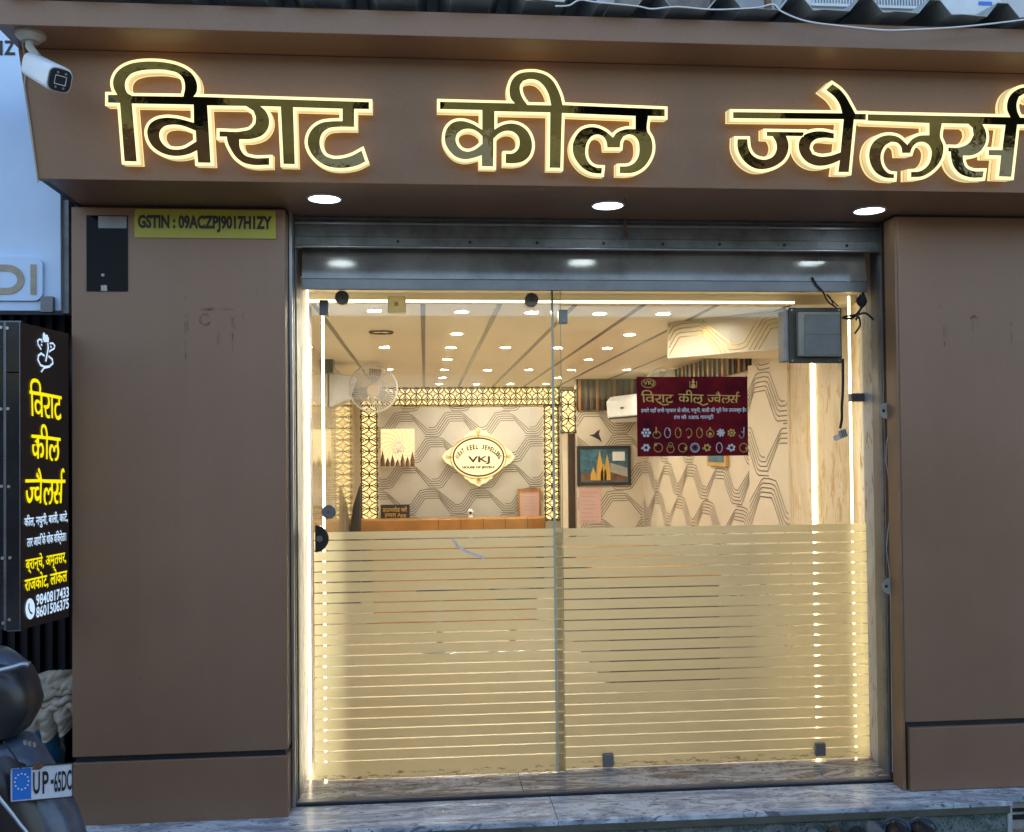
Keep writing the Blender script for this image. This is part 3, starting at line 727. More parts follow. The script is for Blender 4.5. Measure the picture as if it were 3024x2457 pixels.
def dlabel(px, py):
    for nm, a_, b_ in RN:
        if a_ <= py <= b_:
            row = sorted(q[0] for q in dl if a_ <= q[1] <= b_); k = row.index(px)
            return 'round ceiling downlight, %s in the %s row of the shop' % ('rightmost' if k == len(row) - 1 else ORD[k], nm)
for i, (px, py) in enumerate(sorted(dl, key=lambda q: (round(q[1] / 12), q[0]))):
    p = onz(px, py, ZC)
    t = thing('ceiling_downlight', dlabel(px, py), 'downlight', (p.x, p.y, ZC), 'downlights in the shop ceiling')
    if first: r_, l_ = ring0, lamp0; r_.parent = t; l_.parent = t; first = False
    else: instance(ring0, (0, 0, 0), t); instance(lamp0, (0, 0, 0), t)
p = onz(1126, 980, ZC)
t = thing('unlit_ceiling_ring', 'dark unlit round recess in the ceiling at the left behind the glass', 'ceiling fitting', (p.x, p.y, ZC))
MB().tube([(p.x + .07 * math.cos(a), p.y + .07 * math.sin(a), ZC - .004) for a in [i * PI / 12 for i in range(24)]], .005, 6, True).build('rim', 'line', t, smooth=True)
MB().cyl((p.x, p.y, ZC - .002), (p.x, p.y, ZC - .003), .064, n=20).build('recess', 'gloss', t)

# ------------------------------------------------------------------ lit jali screen around the logo wall
YJ = YB - .03
def jali(x0, x1, y0, y1, lab, Y=YJ):
    a, b = on(x0, y0, Y), on(x1, y1, Y)
    t = thing('jali_screen', lab, 'lattice screen', ((a.x + b.x) / 2, Y, b.z), 'backlit jali screens round the logo wall')
    MB().box((a.x, Y, b.z), (b.x, Y + .02, a.z)).build('light_panel', 'litjali', t)
    T = .122; m = MB(); nx = max(1, round((b.x - a.x) / T * 1)); nz = max(1, round((a.z - b.z) / T)); tx = (b.x - a.x) / nx; tz = (a.z - b.z) / nz
    if (b.x - a.x) > (a.z - b.z): nz = 2; tz = (a.z - b.z) / 1.5; nz = 2
    rect = (a.x, b.x, b.z, a.z); R = T * .5
    def ln(p, q, wd=.008):
        c = clipseg(p, q, rect)
        if c: m.ribbon([(c[0][0], Y - .004, c[0][1]), (c[1][0], Y - .004, c[1][1])], wd, FR, 0)
    for i in range(-1, nx + 2):
        for j in range(-1, nz + 3):
            cx, cz = a.x + i * tx, a.z - j * tz
            pts = [(cx + tx * .5 * math.cos(k * PI / 8), cz + tz * .5 * math.sin(k * PI / 8)) for k in range(17)]
            for p, q in zip(pts, pts[1:]): ln(p, q, .0115)
            pts = [(cx + tx * .5 + tx * .5 * math.cos(k * PI / 8), cz + tz * .5 + tz * .5 * math.sin(k * PI / 8)) for k in range(17)]
            for p, q in zip(pts, pts[1:]): ln(p, q, .0115)
            ln((cx - tx * .16, cz), (cx + tx * .16, cz), .016); ln((cx, cz - tz * .16), (cx, cz + tz * .16), .016)
            d = .17
            ln((cx + tx * .5 - d * tx, cz + tz * .5), (cx + tx * .5, cz + tz * .5 + d * tz), .005); ln((cx + tx * .5, cz + tz * .5 + d * tz), (cx + tx * .5 + d * tx, cz + tz * .5), .005)
            ln((cx + tx * .5 + d * tx, cz + tz * .5), (cx + tx * .5, cz + tz * .5 - d * tz), .005); ln((cx + tx * .5, cz + tz * .5 - d * tz), (cx + tx * .5 - d * tx, cz + tz * .5), .005)
    m.build('lattice', 'darkwood', t, kind='stuff')
    f = MB()
    for q in ((a.x, a.x + .012, b.z, a.z), (b.x - .012, b.x, b.z, a.z), (a.x + .0121, b.x - .0121, a.z - .012, a.z), (a.x + .0121, b.x - .0121, b.z, b.z + .012)):
        f.box((q[0], Y - .012, q[2]), (q[1], Y - .0001, q[3]))
    f.build('frame', 'darkwood', t)
jali(1064, 1652, 1146, 1196, 'horizontal backlit lattice band running above the logo wall')
jali(1065, 1116, 1197, 1536, 'tall backlit lattice strip left of the glowing picture')
jali(1606, 1652, 1197, 1536, 'tall backlit lattice strip right of the framed pink certificate')
jali(1656, 1700, 1152, 1278, 'short glowing lattice put in for a reflection above the narrow dark doorway', YP)  # glow added in place of the reflection on the yellow column

# ------------------------------------------------------------------ logo sign
YL = YB - .06
def E2(px, py, Y=YL): p = on(px, py, Y); return p.x, p.z
def zoomA(x, y): return 880 + x * .38372, 1000 + y * .38372
half = [(1390, 682), (1420, 705), (1450, 712), (1470, 735), (1495, 745), (1500, 770), (1540, 790), (1580, 830), (1610, 850), (1640, 870), (1670, 910)]
pts = half + [(x, 1822 - y) for x, y in half[-2::-1]]
pts = pts + [(2778 - x, y) for x, y in pts[-2:0:-1]]
outl = [E2(*zoomA(x, y)) for x, y in pts]
t = thing('logo_sign', 'glowing cream oval shop logo sign with ornate edge reading VKJ on the back wall', 'sign', (outl[0][0], YL, outl[0][1] - .3))
def plate2(loops, Y, th, nm, mt, par, **k):
    fl, tr = fill(loops); n = len(fl); m = MB()
    m.add([(x, Y, z) for x, z in fl] + [(x, Y + th, z) for x, z in fl], tr + [tuple(i + n for i in t_[::-1]) for t_ in tr])
    o = 0
    for lp in loops:
        k_ = len(lp); m.add([(x, Y, z) for x, z in lp] + [(x, Y + th, z) for x, z in lp], [(i, (i + 1) % k_, k_ + (i + 1) % k_, k_ + i) for i in range(k_)])
    return m.build(nm, mt, par, **k)
plate2([outl], YL, .03, 'backing', 'litcream', t)
cx, cz = E2(*zoomA(1389, 911))
def ell(rx, rz, n=40): return [(cx + rx * math.cos(2 * PI * i / n), cz + rz * math.sin(2 * PI * i / n)) for i in range(n)]
sx = .38372 * (YL + D) / 2900
plate2([ell(200 * sx, 152 * sx), ell(188 * sx, 140 * sx)], YL - .004, .003, 'oval_border', 'darkwood', t)
MB().tube([(x, YL - .006, z) for x, z in ell(215 * sx, 165 * sx)], .006, 6, True).build('beading', 'gold', t)
for sgx, sgz in ((0, 1), (0, -1), (1, 0), (-1, 0)):
    m = MB(); ox, oz = cx + sgx * 235 * sx, cz + sgz * 190 * sx
    for k in range(5):
        a = (k - 2) * .45 + math.atan2(sgz, sgx)
        m.ribbon([(ox - .05 * sgx, YL - .005, oz - .05 * sgz), (ox + .03 * math.cos(a), YL - .005, oz + .03 * math.sin(a))], .006, FR, 0)
    m.build('flourish', 'gold', t)
m = MB(); textpx(m, 'VKJ', *[v for v in (zoomA(1308, 0)[0], zoomA(1478, 0)[0], zoomA(0, 905)[1], zoomA(0, 967)[1])], YL - .003, .03)
textpx(m, 'HOUSE OF JEWELS', zoomA(1265, 0)[0], zoomA(1512, 0)[0], zoomA(0, 980)[1], zoomA(0, 1004)[1], YL - .003, .05)
s_ = 'VIRAT KEEL JEWELLERS'
for i, chh in enumerate(s_):
    if chh == ' ': continue
    a = PI * .93 - i * (PI * .86) / (len(s_) - 1)
    px, pz = cx + 168 * sx * math.cos(a), cz - 25 * sx + 105 * sx * math.sin(a)
    vs, fs = textmesh(chh, .045); tilt = (a - PI / 2) * .55
    uu = Vector((math.cos(tilt), 0, math.sin(tilt))); vv = Vector((-math.sin(tilt), 0, math.cos(tilt)))
    put2d(m, vs, fs, Vector((px, YL - .003, pz)), uu, vv, FR, *((-.003, .003) if chh == 'I' else (-.015, .015) if chh == 'W' else (-.0115, .0115)), -.027, .027, .0015)
m.build('lettering', 'darkwood', t)
m = MB(); m.ribbon([(cx - .03, YL - .003, cz + .30), (cx - .02, YL - .003, cz + .265), (cx + .01, YL - .003, cz + .26), (cx + .025, YL - .003, cz + .28), (cx + .005, YL - .003, cz + .30), (cx + .02, YL - .003, cz + .335)], .008, FR, .001)
m.ribbon([(cx - .09, YL - .003, cz - .235), (cx - .03, YL - .003, cz - .225), (cx - .01, YL - .003, cz - .245), (cx - .03, YL - .003, cz - .265)], .007, FR, .001)
m.ribbon([(cx + .09, YL - .003, cz - .235), (cx + .03, YL - .003, cz - .225), (cx + .01, YL - .003, cz - .245), (cx + .03, YL - .003, cz - .265)], .007, FR, .001)
m.build('emblem', 'gold', t)

# ------------------------------------------------------------------ things on the back wall and counter
def rectpx(x0, x1, y0, y1, Y): a, b = on(x0, y0, Y), on(x1, y1, Y); return a.x, b.x, b.z, a.z
# glowing Om picture
x0, x1, z0, z1 = rectpx(1124, 1224, 1267, 1376, YL)
t = thing('glowing_picture', 'square backlit Om picture with small temple ornaments along its foot', 'picture', ((x0 + x1) / 2, YL, z0))
MB().box((x0, YL, z0), (x1, YL + .04, z1)).build('lit_panel', 'litom', t)
m = MB(); cxx, czz = (x0 + x1) / 2, z0 + (z1 - z0) * .52
for k in range(1, 7):
    for q in range(16):
        a0, a1 = q * PI / 8 + k * .2, (q + 1) * PI / 8 + k * .2; r = .035 * k
        c = clipseg((cxx + r * math.cos(a0), czz + r * math.sin(a0)), (cxx + (r + .035) * math.cos((a0 + a1) / 2), czz + (r + .035) * math.sin((a0 + a1) / 2)), (x0, x1, z0, z1))
        if c: m.ribbon([(c[0][0], YL, c[0][1]), (c[1][0], YL, c[1][1])], .004, FR, .001)
m.build('mandala_lines', 'gold', t)
m = MB(); textpx(m, 'ॐ', 1158, 1194, 1302, 1340, YL - .002, .01); m.build('om_symbol', 'white', t)
m = MB()
for k in range(7):
    px = x0 + .02 + (x1 - x0 - .04) * k / 6; h = (.17, .09, .12, .07, .13, .10, .16)[k]
    if k in (0, 2, 4, 6) or True:
        m.cyl((px, YL - .03, z0), (px, YL - .03, z0 + h * .45), .024, .022, 8); m.cyl((px, YL - .03, z0 + h * .45), (px, YL - .03, z0 + h), .02, .002, 8)
m.build('temple_ornaments', M['rust'], t)
# black app sign
x0, x1, z0, z1 = rectpx(1124, 1210, 1491, 1536, YL)
t = thing('app_sign', 'small black sign with pale Hindi lettering standing on the counter ledge', 'sign', ((x0 + x1) / 2, YL, z0))
MB().box((x0, YL, z0), (x1, YL + .02, z1)).build('board', 'ink', t)
m = MB(); textpx(m, 'डाउनलोड करें', 1130, 1202, 1496, 1512, YL - .001, .02); textpx(m, 'हमारा App', 1136, 1200, 1515, 1530, YL - .001, .02); m.build('lettering', 'gold', t)
# certificate
x0, x1, z0, z1 = rectpx(1528, 1598, 1443, 1531, YL)
t = thing('framed_certificate', 'wooden framed pink certificate leaning on the back wall ledge', 'certificate', ((x0 + x1) / 2, YL, z0))
f = MB()
for q in ((x0, x0 + .022, z0, z1), (x1 - .022, x1, z0, z1), (x0 + .0221, x1 - .0221, z1 - .022, z1), (x0 + .0221, x1 - .0221, z0, z0 + .022)): f.box((q[0], YL - .01, q[2]), (q[1], YL + .012, q[3]))
f.build('frame', 'wood', t); MB().box((x0 + .02, YL + .002, z0 + .02), (x1 - .02, YL + .008, z1 - .02)).build('paper', 'pink', t)
m = MB()
for k in range(5): m.ribbon([(x0 + .05, YL + .001, z1 - .09 - k * .035), (x1 - .05, YL + .001, z1 - .09 - k * .035)], .006 if k else .012, FR, 0)
m.build('print_lines', 'greyw', t)
# honey coloured ledge / sofa back, and the counter beneath
x0, x1, z0, z1 = rectpx(1060, 1612, 1534, 1575, YB - .35)
t = thing('display_counter', 'honey coloured wooden counter ledge below the logo wall', 'counter', ((x0 + x1) / 2, YB - .35, 0))
MB().box((x0, YB - .35, z0 - .05), (x1, YB - .2, z1)).build('rounded_ledge', 'wood', t, bev=.02)
MB().box((x0 + .02, YB - .34, 0), (x1 - .02, YB - .205, z0 - .051)).build('counter_front', 'darkwood', t)
for k in range(5):
    x = x0 + (x1 - x0) * (.42 + k * .12); MB().box((x, YB - .3515, z0), (x + .006, YB - .350, z1 - .01)).build('seam', 'darkwood', t)
p = on(1389, 1532, YB - .3)
t = thing('dome_camera', 'small white dome camera sitting in the middle of the counter ledge', 'camera', (p.x, YB - .3, z1))
MB().cyl((p.x, YB - .3, z1), (p.x, YB - .3, z1 + .03), .028, .022, 14).build('base', 'white', t, smooth=True)
rings = [[(p.x + .032 * math.sin(a) * math.cos(b_), YB - .3 + .032 * math.sin(a) * math.sin(b_), z1 + .055 - .034 * math.cos(a)) for b_ in [k * PI / 7 for k in range(14)]] for a in [.1 + i * .48 for i in range(7)]]
MB().loft(rings).build('head', 'white', t, smooth=True)
MB().cyl((p.x, YB - .334, z1 + .05), (p.x, YB - .338, z1 + .05), .014, n=12).build('lens', 'black', t)
# low seats and glass counters behind the film, seen as dark lines through its gaps
def chair(x, y, lab):
    t = thing('customer_stool', lab, 'stool', (x, y, 0), 'customer stools in the shop')
    MB().cyl((x, y, .40), (x, y, .48), .17, .18, 20).build('seat', 'black', t, smooth=True)
    MB().cyl((x, y, .02), (x, y, .40), .025, n=10).build('stem', 'alu', t); MB().cyl((x, y, 0), (x, y, .02), .19, .16, 20).build('base', 'alu', t, smooth=True)
t = thing('side_counter', 'dark wooden service counter standing behind the film on the right', 'counter', (1.35, 2.6, 0))
MB().box((1.15, 2.0, 0), (1.86, 4.6, .68)).build('cabinet', 'darkwood', t); MB().box((1.12, 1.97, .682), (1.87, 4.62, .71)).build('counter_top', 'wood', t, bev=.004)
t = thing('front_counter', 'long dark glass topped jewellery counter deep inside the shop', 'counter', (.4, 4.4, 0))
MB().box((-.45, 4.3, 0), (.95, 4.7, .72)).build('cabinet', 'wood', t); MB().box((-.47, 4.28, .722), (.97, 4.72, .745)).build('counter_top', 'wglass', t)
chair(.1, 3.4, 'black round stool before the long counter on its left'); chair(.65, 3.3, 'black round stool before the long counter on its right')
# ------------------------------------------------------------------ left side: white speaker-like unit, brackets, printer and bag
x0, x1, z0, z1 = rectpx(974, 1012, 1098, 1205, 3.6)
t = thing('wall_speaker', 'white wedge shaped speaker fixed on the left wall near the fan', 'speaker', (x0, 3.6, z0))
MB().hexa([(XWL + .002, 3.55, z0), (XWL + .14, 3.6, z0 + .06), (XWL + .20, 3.6, z1 - .04), (XWL + .002, 3.55, z1), (XWL + .002, 3.85, z0), (XWL + .14, 3.85, z0 + .06), (XWL + .20, 3.85, z1 - .04), (XWL + .002, 3.85, z1)]).build('housing', 'white', t, bev=.01)
MB().box((XWL + .001, 3.4, z1 - .02), (XWL + .05, 3.54, z1 + .11)).build('bracket', 'darkwood', t)
x0, x1, z0, z1 = rectpx(1030, 1064, 1430, 1570, 5.6)
t = thing('office_bag', 'black bag standing upright against the left lattice strip', 'bag', ((x0 + x1) / 2, 5.6, 0))
m = MB(); m.hexa([(x0 - .05, 5.55, .3), (x1, 5.55, .3), (x1, 5.55, z1), (x0 + .04, 5.55, z1 - .22), (x0 - .05, 5.8, .3), (x1, 5.8, .3), (x1, 5.8, z1), (x0 + .04, 5.8, z1 - .22)]); m.build('body', 'rubber', t, bev=.03)
MB().box((x0 - .05, 5.56, 0), (x1, 5.8, .295)).build('stand', 'darkwood', t)
# ------------------------------------------------------------------ wall fans
def fan(cx_, cy_, r, Y, wallx, lab, tilt):
    c = on(cx_, cy_, Y)
    t = thing('wall_fan', lab, 'fan', (wallx, Y + .15, c.z), 'fans on the side walls')
    n = Vector((math.sin(tilt), -math.cos(tilt), -.25)).normalized(); a = n.orthogonal().normalized(); a = n.cross(Z_).normalized(); b_ = n.cross(a)
    def pt(rr, th, dd): return c + (a * math.cos(th) + b_ * math.sin(th)) * rr + n * dd
    m = MB(); m.tube([pt(r, k * PI / 20, 0) for k in range(40)], .008, 6, True); m.build('cage_ring', 'white', t, smooth=True)
    m = MB()
    for k in range(54):
        th = k * PI / 27; m.tube([pt(.05, th, .055), pt(r * .6, th, .05), pt(r, th, 0), pt(r * .7, th, -.06), pt(.06, th, -.09)], .0022, 4)
    m.tube([pt(r * .6, k * PI / 16, .05) for k in range(32)], .002, 4, True)
    m.build('guard_wires', 'white', t, kind='stuff')
    MB().cyl(pt(0, 0, .045), pt(0, 0, .062), .055, .045, 20).build('badge', 'cream', t, smooth=True)
    MB().cyl(pt(0, 0, -.10), pt(0, 0, -.20), .065, .05, 18).build('motor', 'white', t, smooth=True)
    for k in range(3):
        th = k * 2 * PI / 3 + .4; m = MB(); q = []
        for (rr, w_, dd) in ((.03, .3, .0), (r * .5, .48, 0), (r * .88, .30, 0)):
            q += [pt(rr, th - w_, dd - .035), pt(rr, th + w_, dd + .0)]
        m.add([p_ for p_ in q] + [p_ - n * .002 for p_ in q], [(0, 1, 3, 2), (2, 3, 5, 4), (6, 8, 9, 7), (8, 10, 11, 9)]); m.build('blade', 'greyw', t)
    e = pt(0, 0, -.17); MB().tube([e, e + Vector((0, .06, -.05)), (wallx, Y + .3, c.z - .05)], .02, 10).build('arm', 'darkwood', t, smooth=True)
    MB().box((wallx - .02 if wallx > 0 else wallx, Y + .22, c.z - .13), (wallx if wallx > 0 else wallx + .02, Y + .36, c.z + .05)).build('bracket', 'greyw', t)
fan(1102, 1148, .185, 3.6, XWL, 'wall fan with round wire cage mounted high at the left before the lattice', -.0)
fan(1948, 1152, .17, 3.2, XWR, 'wall fan showing only its rim above the maroon poster', .5)
# ------------------------------------------------------------------ split AC indoor unit
t = thing('air_conditioner', 'white split air conditioner indoor unit on the right wall left of the poster', 'air conditioner', (XWR - .1, 4.2, 1.9))
A0, A1 = on(1792, 1172, 5.30), on(1960, 1118, 4.25); ua = (A1 - A0); ua.z = 0; LA = ua.length; ua.normalize(); na_ = Vector((ua.y, -ua.x, 0)); na_ = na_ if na_.y < 0 else -na_
zt_a = A0.z; hA = A0.z - on(1792, 1248, 5.30).z
prof = [(-.20, 0), (-.05, 0), (0, .05), (.01, hA - .05), (-.03, hA), (-.20, hA)]; N = len(prof)
base_a = Vector((A0.x, A0.y, zt_a - hA))
m = MB(); m.add([base_a + na_ * x + Z_ * z for x, z in prof] + [base_a + ua * LA + na_ * x + Z_ * z for x, z in prof], [tuple(range(N)), tuple(range(N, 2 * N))[::-1]] + [(i, (i + 1) % N, N + (i + 1) % N, N + i) for i in range(N)])
m.build('housing', 'white', t, bev=.012)
m = MB(); q = [base_a + na_ * .004 + Z_ * .03 + ua * .05, base_a + na_ * .004 + Z_ * .03 + ua * (LA - .05), base_a + na_ * .006 + Z_ * .045 + ua * (LA - .05), base_a + na_ * .006 + Z_ * .045 + ua * .05]
m.prism(q, -na_ * .01); m.build('air_flap', 'ink', t)
m = MB(); q = [base_a + na_ * .0125 + Z_ * .12 + ua * .30, base_a + na_ * .0125 + Z_ * .12 + ua * .36, base_a + na_ * .0125 + Z_ * .135 + ua * .36, base_a + na_ * .0125 + Z_ * .135 + ua * .30]
m.prism(q, -na_ * .004); m.build('badge', 'ink', t)
# ------------------------------------------------------------------ painting with frame, notice, dark curved shape
x0, x1, z0, z1 = rectpx(1704, 1864, 1317, 1432, YP - .03)
t = thing('framed_painting', 'black framed painting of golden temple spires beside a blue lake', 'painting', ((x0 + x1) / 2, YP - .03, z0)); Y = YP - .03
f = MB()
for q in ((x0, x0 + .03, z0, z1), (x1 - .03, x1, z0, z1), (x0 + .0301, x1 - .0301, z1 - .03, z1), (x0 + .0301, x1 - .0301, z0, z0 + .03)): f.box((q[0], Y, q[2]), (q[1], Y + .028, q[3]))
f.build('frame', 'ink', t, bev=.003); MB().box((x0 + .03, Y + .008, z0 + .03), (x1 - .03, Y + .02, z1 - .03)).build('canvas', 'screenbl', t)
MB().box((x0 + .01 + .03, Y + .006, z0 + .04), (x1 - .04, Y + .0075, z0 + .12)).build('shore', 'rust', t)
for k, (fx, h, r) in enumerate(((.42, .30, .035), (.56, .26, .032), (.49, .17, .03), (.30, .13, .03))):
    xx = x0 + (x1 - x0) * fx; zz = z0 + .05
    MB().add([(xx - r, Y + .005, zz), (xx + r, Y + .005, zz), (xx + r * .9, Y + .005, zz + h * .45), (xx, Y + .005, zz + h), (xx - r * .9, Y + .005, zz + h * .45)], [(0, 1, 2, 3, 4)]).build('painted_spire', 'gold', t)
MB().box((x0 + (x1 - x0) * .66, Y + .005, z1 - .15), (x1 - .06, Y + .0065, z1 - .06)).build('white_caption', 'white', t)
MB().add([(x0 + (x1 - x0) * .62, Y + .0052, z0 + .22), (x1 - .035, Y + .0052, z0 + .17), (x1 - .035, Y + .0052, z0 + .08), (x0 + (x1 - x0) * .62, Y + .0052, z0 + .13)], [(0, 1, 2, 3)]).build('painted_wall', 'greyw', t)
x0, x1, z0, z1 = rectpx(1710, 1776, 1440, 1545, YP - .004)
t = thing('paper_notice', 'pale paper notice pasted on the wall below the framed painting', 'notice', ((x0 + x1) / 2, YP - .004, z0))
MB().box((x0, YP - .004, z0), (x1, YP - .0025, z1)).build('sheet', M['pink'], t)
m = MB()
for k in range(8): m.ribbon([(x0 + .02, YP - .004, z1 - .05 - k * .04), (x1 - .03 - (k % 3) * .03, YP - .004, z1 - .05 - k * .04)], .008, FR, .001)
m.build('print_lines', 'greyw', t)
pts = [on(x * .75 + 440, y * .75 + 322, YP - .12) for x, y in [(1733, 1283), (1752, 1281), (1765, 1268), (1776, 1262), (1772, 1280), (1784, 1312), (1772, 1302), (1755, 1293)]]
m = MB(); N = len(pts); m.add(pts + [p_ + Vector((0, .02, 0)) for p_ in pts], [tuple(range(N)), tuple(range(N, 2 * N))[::-1]] + [(i, (i + 1) % N, N + (i + 1) % N, N + i) for i in range(N)])  # solid black curved outline just in front of the partition
solo(m, 'dark_curved_shape', 'black', 'small black curved shape above the left corner of the framed painting', 'ornament')
pA, pB = onx(2098, 1378, XWR - .002), onx(2154, 1378, XWR - .002)
t = thing('gold_frame', 'gold framed picture mostly hidden behind the maroon poster', 'picture frame', (XWR - .002, pB.y, pB.z))
ya, yb_ = sorted((pA.y, pB.y)); MB().box((XWR - .03, ya, pB.z), (XWR - .002, yb_, pB.z + .3)).build('frame', 'gold', t, bev=.003)
MB().box((XWR - .032, ya + .04, pB.z + .03), (XWR - .0301, yb_ - .04, pB.z + .27)).build('picture', 'screenbl', t)

# ------------------------------------------------------------------ Devanagari words as outlines
W1 = [[(97, 348), (165, 348), (140, 300), (134, 250), (150, 200), (190, 155), (250, 124), (330, 107), (420, 103), (520, 111), (600, 129), (670, 160), (718, 200), (745, 250), (752, 300), (744, 335), (724, 361), (2012, 401), (2012, 453), (1903, 451), (1903, 584), (1780, 584), (1715, 594), (1670, 628), (1650, 690), (1658, 745), (1685, 790), (1740, 815), (1810, 815), (1885, 795), (1958, 757), (1985, 838), (1930, 865), (1860, 881), (1780, 885), (1700, 869), (1630, 825), (1582, 765), (1562, 700), (1572, 640), (1605, 590), (1660, 555), (1730, 543), (1818, 541), (1818, 450), (1455, 439), (1468, 857), (1385, 855), (1365, 435), (1215, 431), (1255, 470), (1279, 530), (1272, 590), (1235, 640), (1160, 670), (1060, 674), (1066, 740), (1100, 790), (1160, 810), (1280, 811), (1280, 862), (1150, 861), (1090, 845), (1040, 808), (1000, 750), (975, 695), (968, 655), (915, 655), (915, 616), (1080, 615), (1140, 600), (1178, 560), (1182, 515), (1165, 465), (1110, 430), (825, 426), (850, 847), (757, 845), (750, 755), (700, 779), (640, 794), (560, 794), (480, 768), (420, 720), (391, 665), (385, 610), (405, 562), (450, 530), (515, 516), (600, 521), (727, 553), (725, 420), (272, 412), (308, 837), (218, 835), (185, 408), (97, 405)],
      [(275, 356), (240, 335), (222, 290), (228, 240), (262, 198), (325, 173), (420, 163), (540, 169), (612, 191), (652, 235), (662, 290), (650, 361)],
      [(740, 612), (700, 595), (640, 574), (560, 568), (505, 583), (478, 615), (475, 660), (497, 705), (540, 740), (600, 750), (660, 740), (710, 712), (745, 690)]]
W2 = [[(112, 400), (742, 414), (708, 372), (697, 312), (706, 250), (732, 200), (778, 165), (850, 150), (940, 155), (1010, 180), (1062, 225), (1100, 290), (1125, 350), (1143, 428), (2003, 463), (2003, 523), (1862, 520), (1858, 655), (1885, 700), (1900, 760), (1895, 830), (1865, 900), (1820, 955), (1760, 990), (1700, 1001), (1625, 1000), (1625, 945), (1700, 940), (1750, 912), (1782, 860), (1790, 790), (1778, 725), (1745, 687), (1700, 675), (1655, 692), (1633, 730), (1625, 785), (1520, 785), (1512, 735), (1487, 695), (1440, 676), (1390, 690), (1350, 740), (1335, 810), (1345, 880), (1380, 930), (1425, 953), (1475, 957), (1470, 1005), (1400, 1000), (1330, 970), (1270, 910), (1235, 840), (1230, 765), (1252, 700), (1300, 640), (1370, 615), (1440, 620), (1505, 650), (1567, 702), (1602, 660), (1655, 636), (1757, 630), (1757, 520), (1138, 495), (1125, 957), (1035, 955), (1040, 490), (570, 480), (570, 635), (630, 600), (705, 583), (780, 597), (840, 640), (878, 710), (885, 790), (860, 860), (808, 903), (740, 918), (665, 917), (665, 838), (725, 835), (767, 803), (782, 750), (770, 692), (730, 655), (670, 645), (610, 667), (562, 710), (560, 945), (465, 943), (463, 850), (395, 872), (320, 884), (245, 862), (190, 810), (157, 745), (155, 675), (180, 612), (230, 572), (300, 563), (375, 583), (468, 637), (468, 470), (112, 462)],
      [(469, 690), (420, 647), (360, 628), (300, 636), (258, 668), (243, 715), (258, 768), (298, 808), (350, 820), (405, 803), (469, 755)],
      [(848, 427), (808, 372), (786, 315), (786, 262), (812, 224), (862, 210), (930, 220), (985, 265), (1025, 335), (1048, 431)]]
W3a = [[(150, 303), (895, 311), (877, 250), (842, 198), (785, 152), (828, 112), (875, 145), (915, 190), (950, 250), (985, 315), (1057, 315), (1057, 356), (975, 354), (940, 713), (868, 712), (879, 632), (835, 652), (775, 668), (715, 668), (655, 643), (615, 598), (598, 545), (605, 495), (635, 460), (685, 440), (755, 434), (838, 448), (838, 484), (760, 479), (712, 490), (682, 518), (673, 552), (692, 590), (740, 606), (810, 602), (884, 578), (905, 352), (150, 345)]]
W3b = [[(380, 437), (633, 441), (628, 468), (512, 466), (528, 515), (525, 568), (500, 622), (450, 664), (380, 690), (310, 690), (250, 660), (202, 605), (180, 545), (180, 488), (247, 488), (255, 550), (282, 597), (330, 624), (382, 626), (428, 600), (448, 552), (443, 508), (420, 468), (380, 466)]]
W3c = [[(1070, 318), (2043, 338), (2022, 290), (2022, 240), (2042, 190), (2080, 155), (2137, 135), (2195, 148), (2228, 190), (2190, 212), (2137, 178), (2102, 198), (2087, 245), (2092, 300), (2110, 340), (2270, 343), (2270, 388), (2090, 388), (2050, 745), (1965, 742), (1980, 600), (1895, 598), (1895, 562), (1988, 562), (2010, 390), (1852, 386), (1874, 430), (1880, 485), (1862, 540), (1825, 580), (1780, 598), (1720, 600), (1722, 640), (1742, 682), (1785, 704), (1862, 707), (1855, 750), (1770, 749), (1700, 724), (1660, 680), (1640, 620), (1636, 572), (1620, 572), (1620, 545), (1700, 543), (1762, 513), (1793, 460), (1785, 410), (1755, 383), (1575, 380), (1565, 478), (1585, 530), (1580, 600), (1550, 660), (1500, 710), (1440, 742), (1365, 748), (1365, 712), (1430, 705), (1480, 668), (1503, 612), (1503, 560), (1480, 522), (1440, 506), (1400, 516), (1372, 548), (1360, 582), (1305, 582), (1297, 540), (1270, 512), (1230, 506), (1190, 530), (1162, 580), (1160, 640), (1180, 690), (1218, 723), (1250, 728), (1248, 755), (1180, 748), (1120, 710), (1087, 650), (1080, 580), (1100, 520), (1150, 476), (1210, 461), (1275, 472), (1340, 527), (1372, 490), (1415, 467), (1490, 461), (1490, 378), (1070, 362)]]
AI = [[(700, 250), (720, 190), (770, 215), (830, 262), (880, 305), (850, 311), (790, 290)]]     # the second matra used on the side sign and poster
def sm(loops): return [smooth_loop(lp) for lp in loops]
W1, W2, W3a, W3b, W3c, AI = [sm(x) for x in (W1, W2, W3a, W3b, W3c, AI)]
W3 = W3a + W3b + W3c
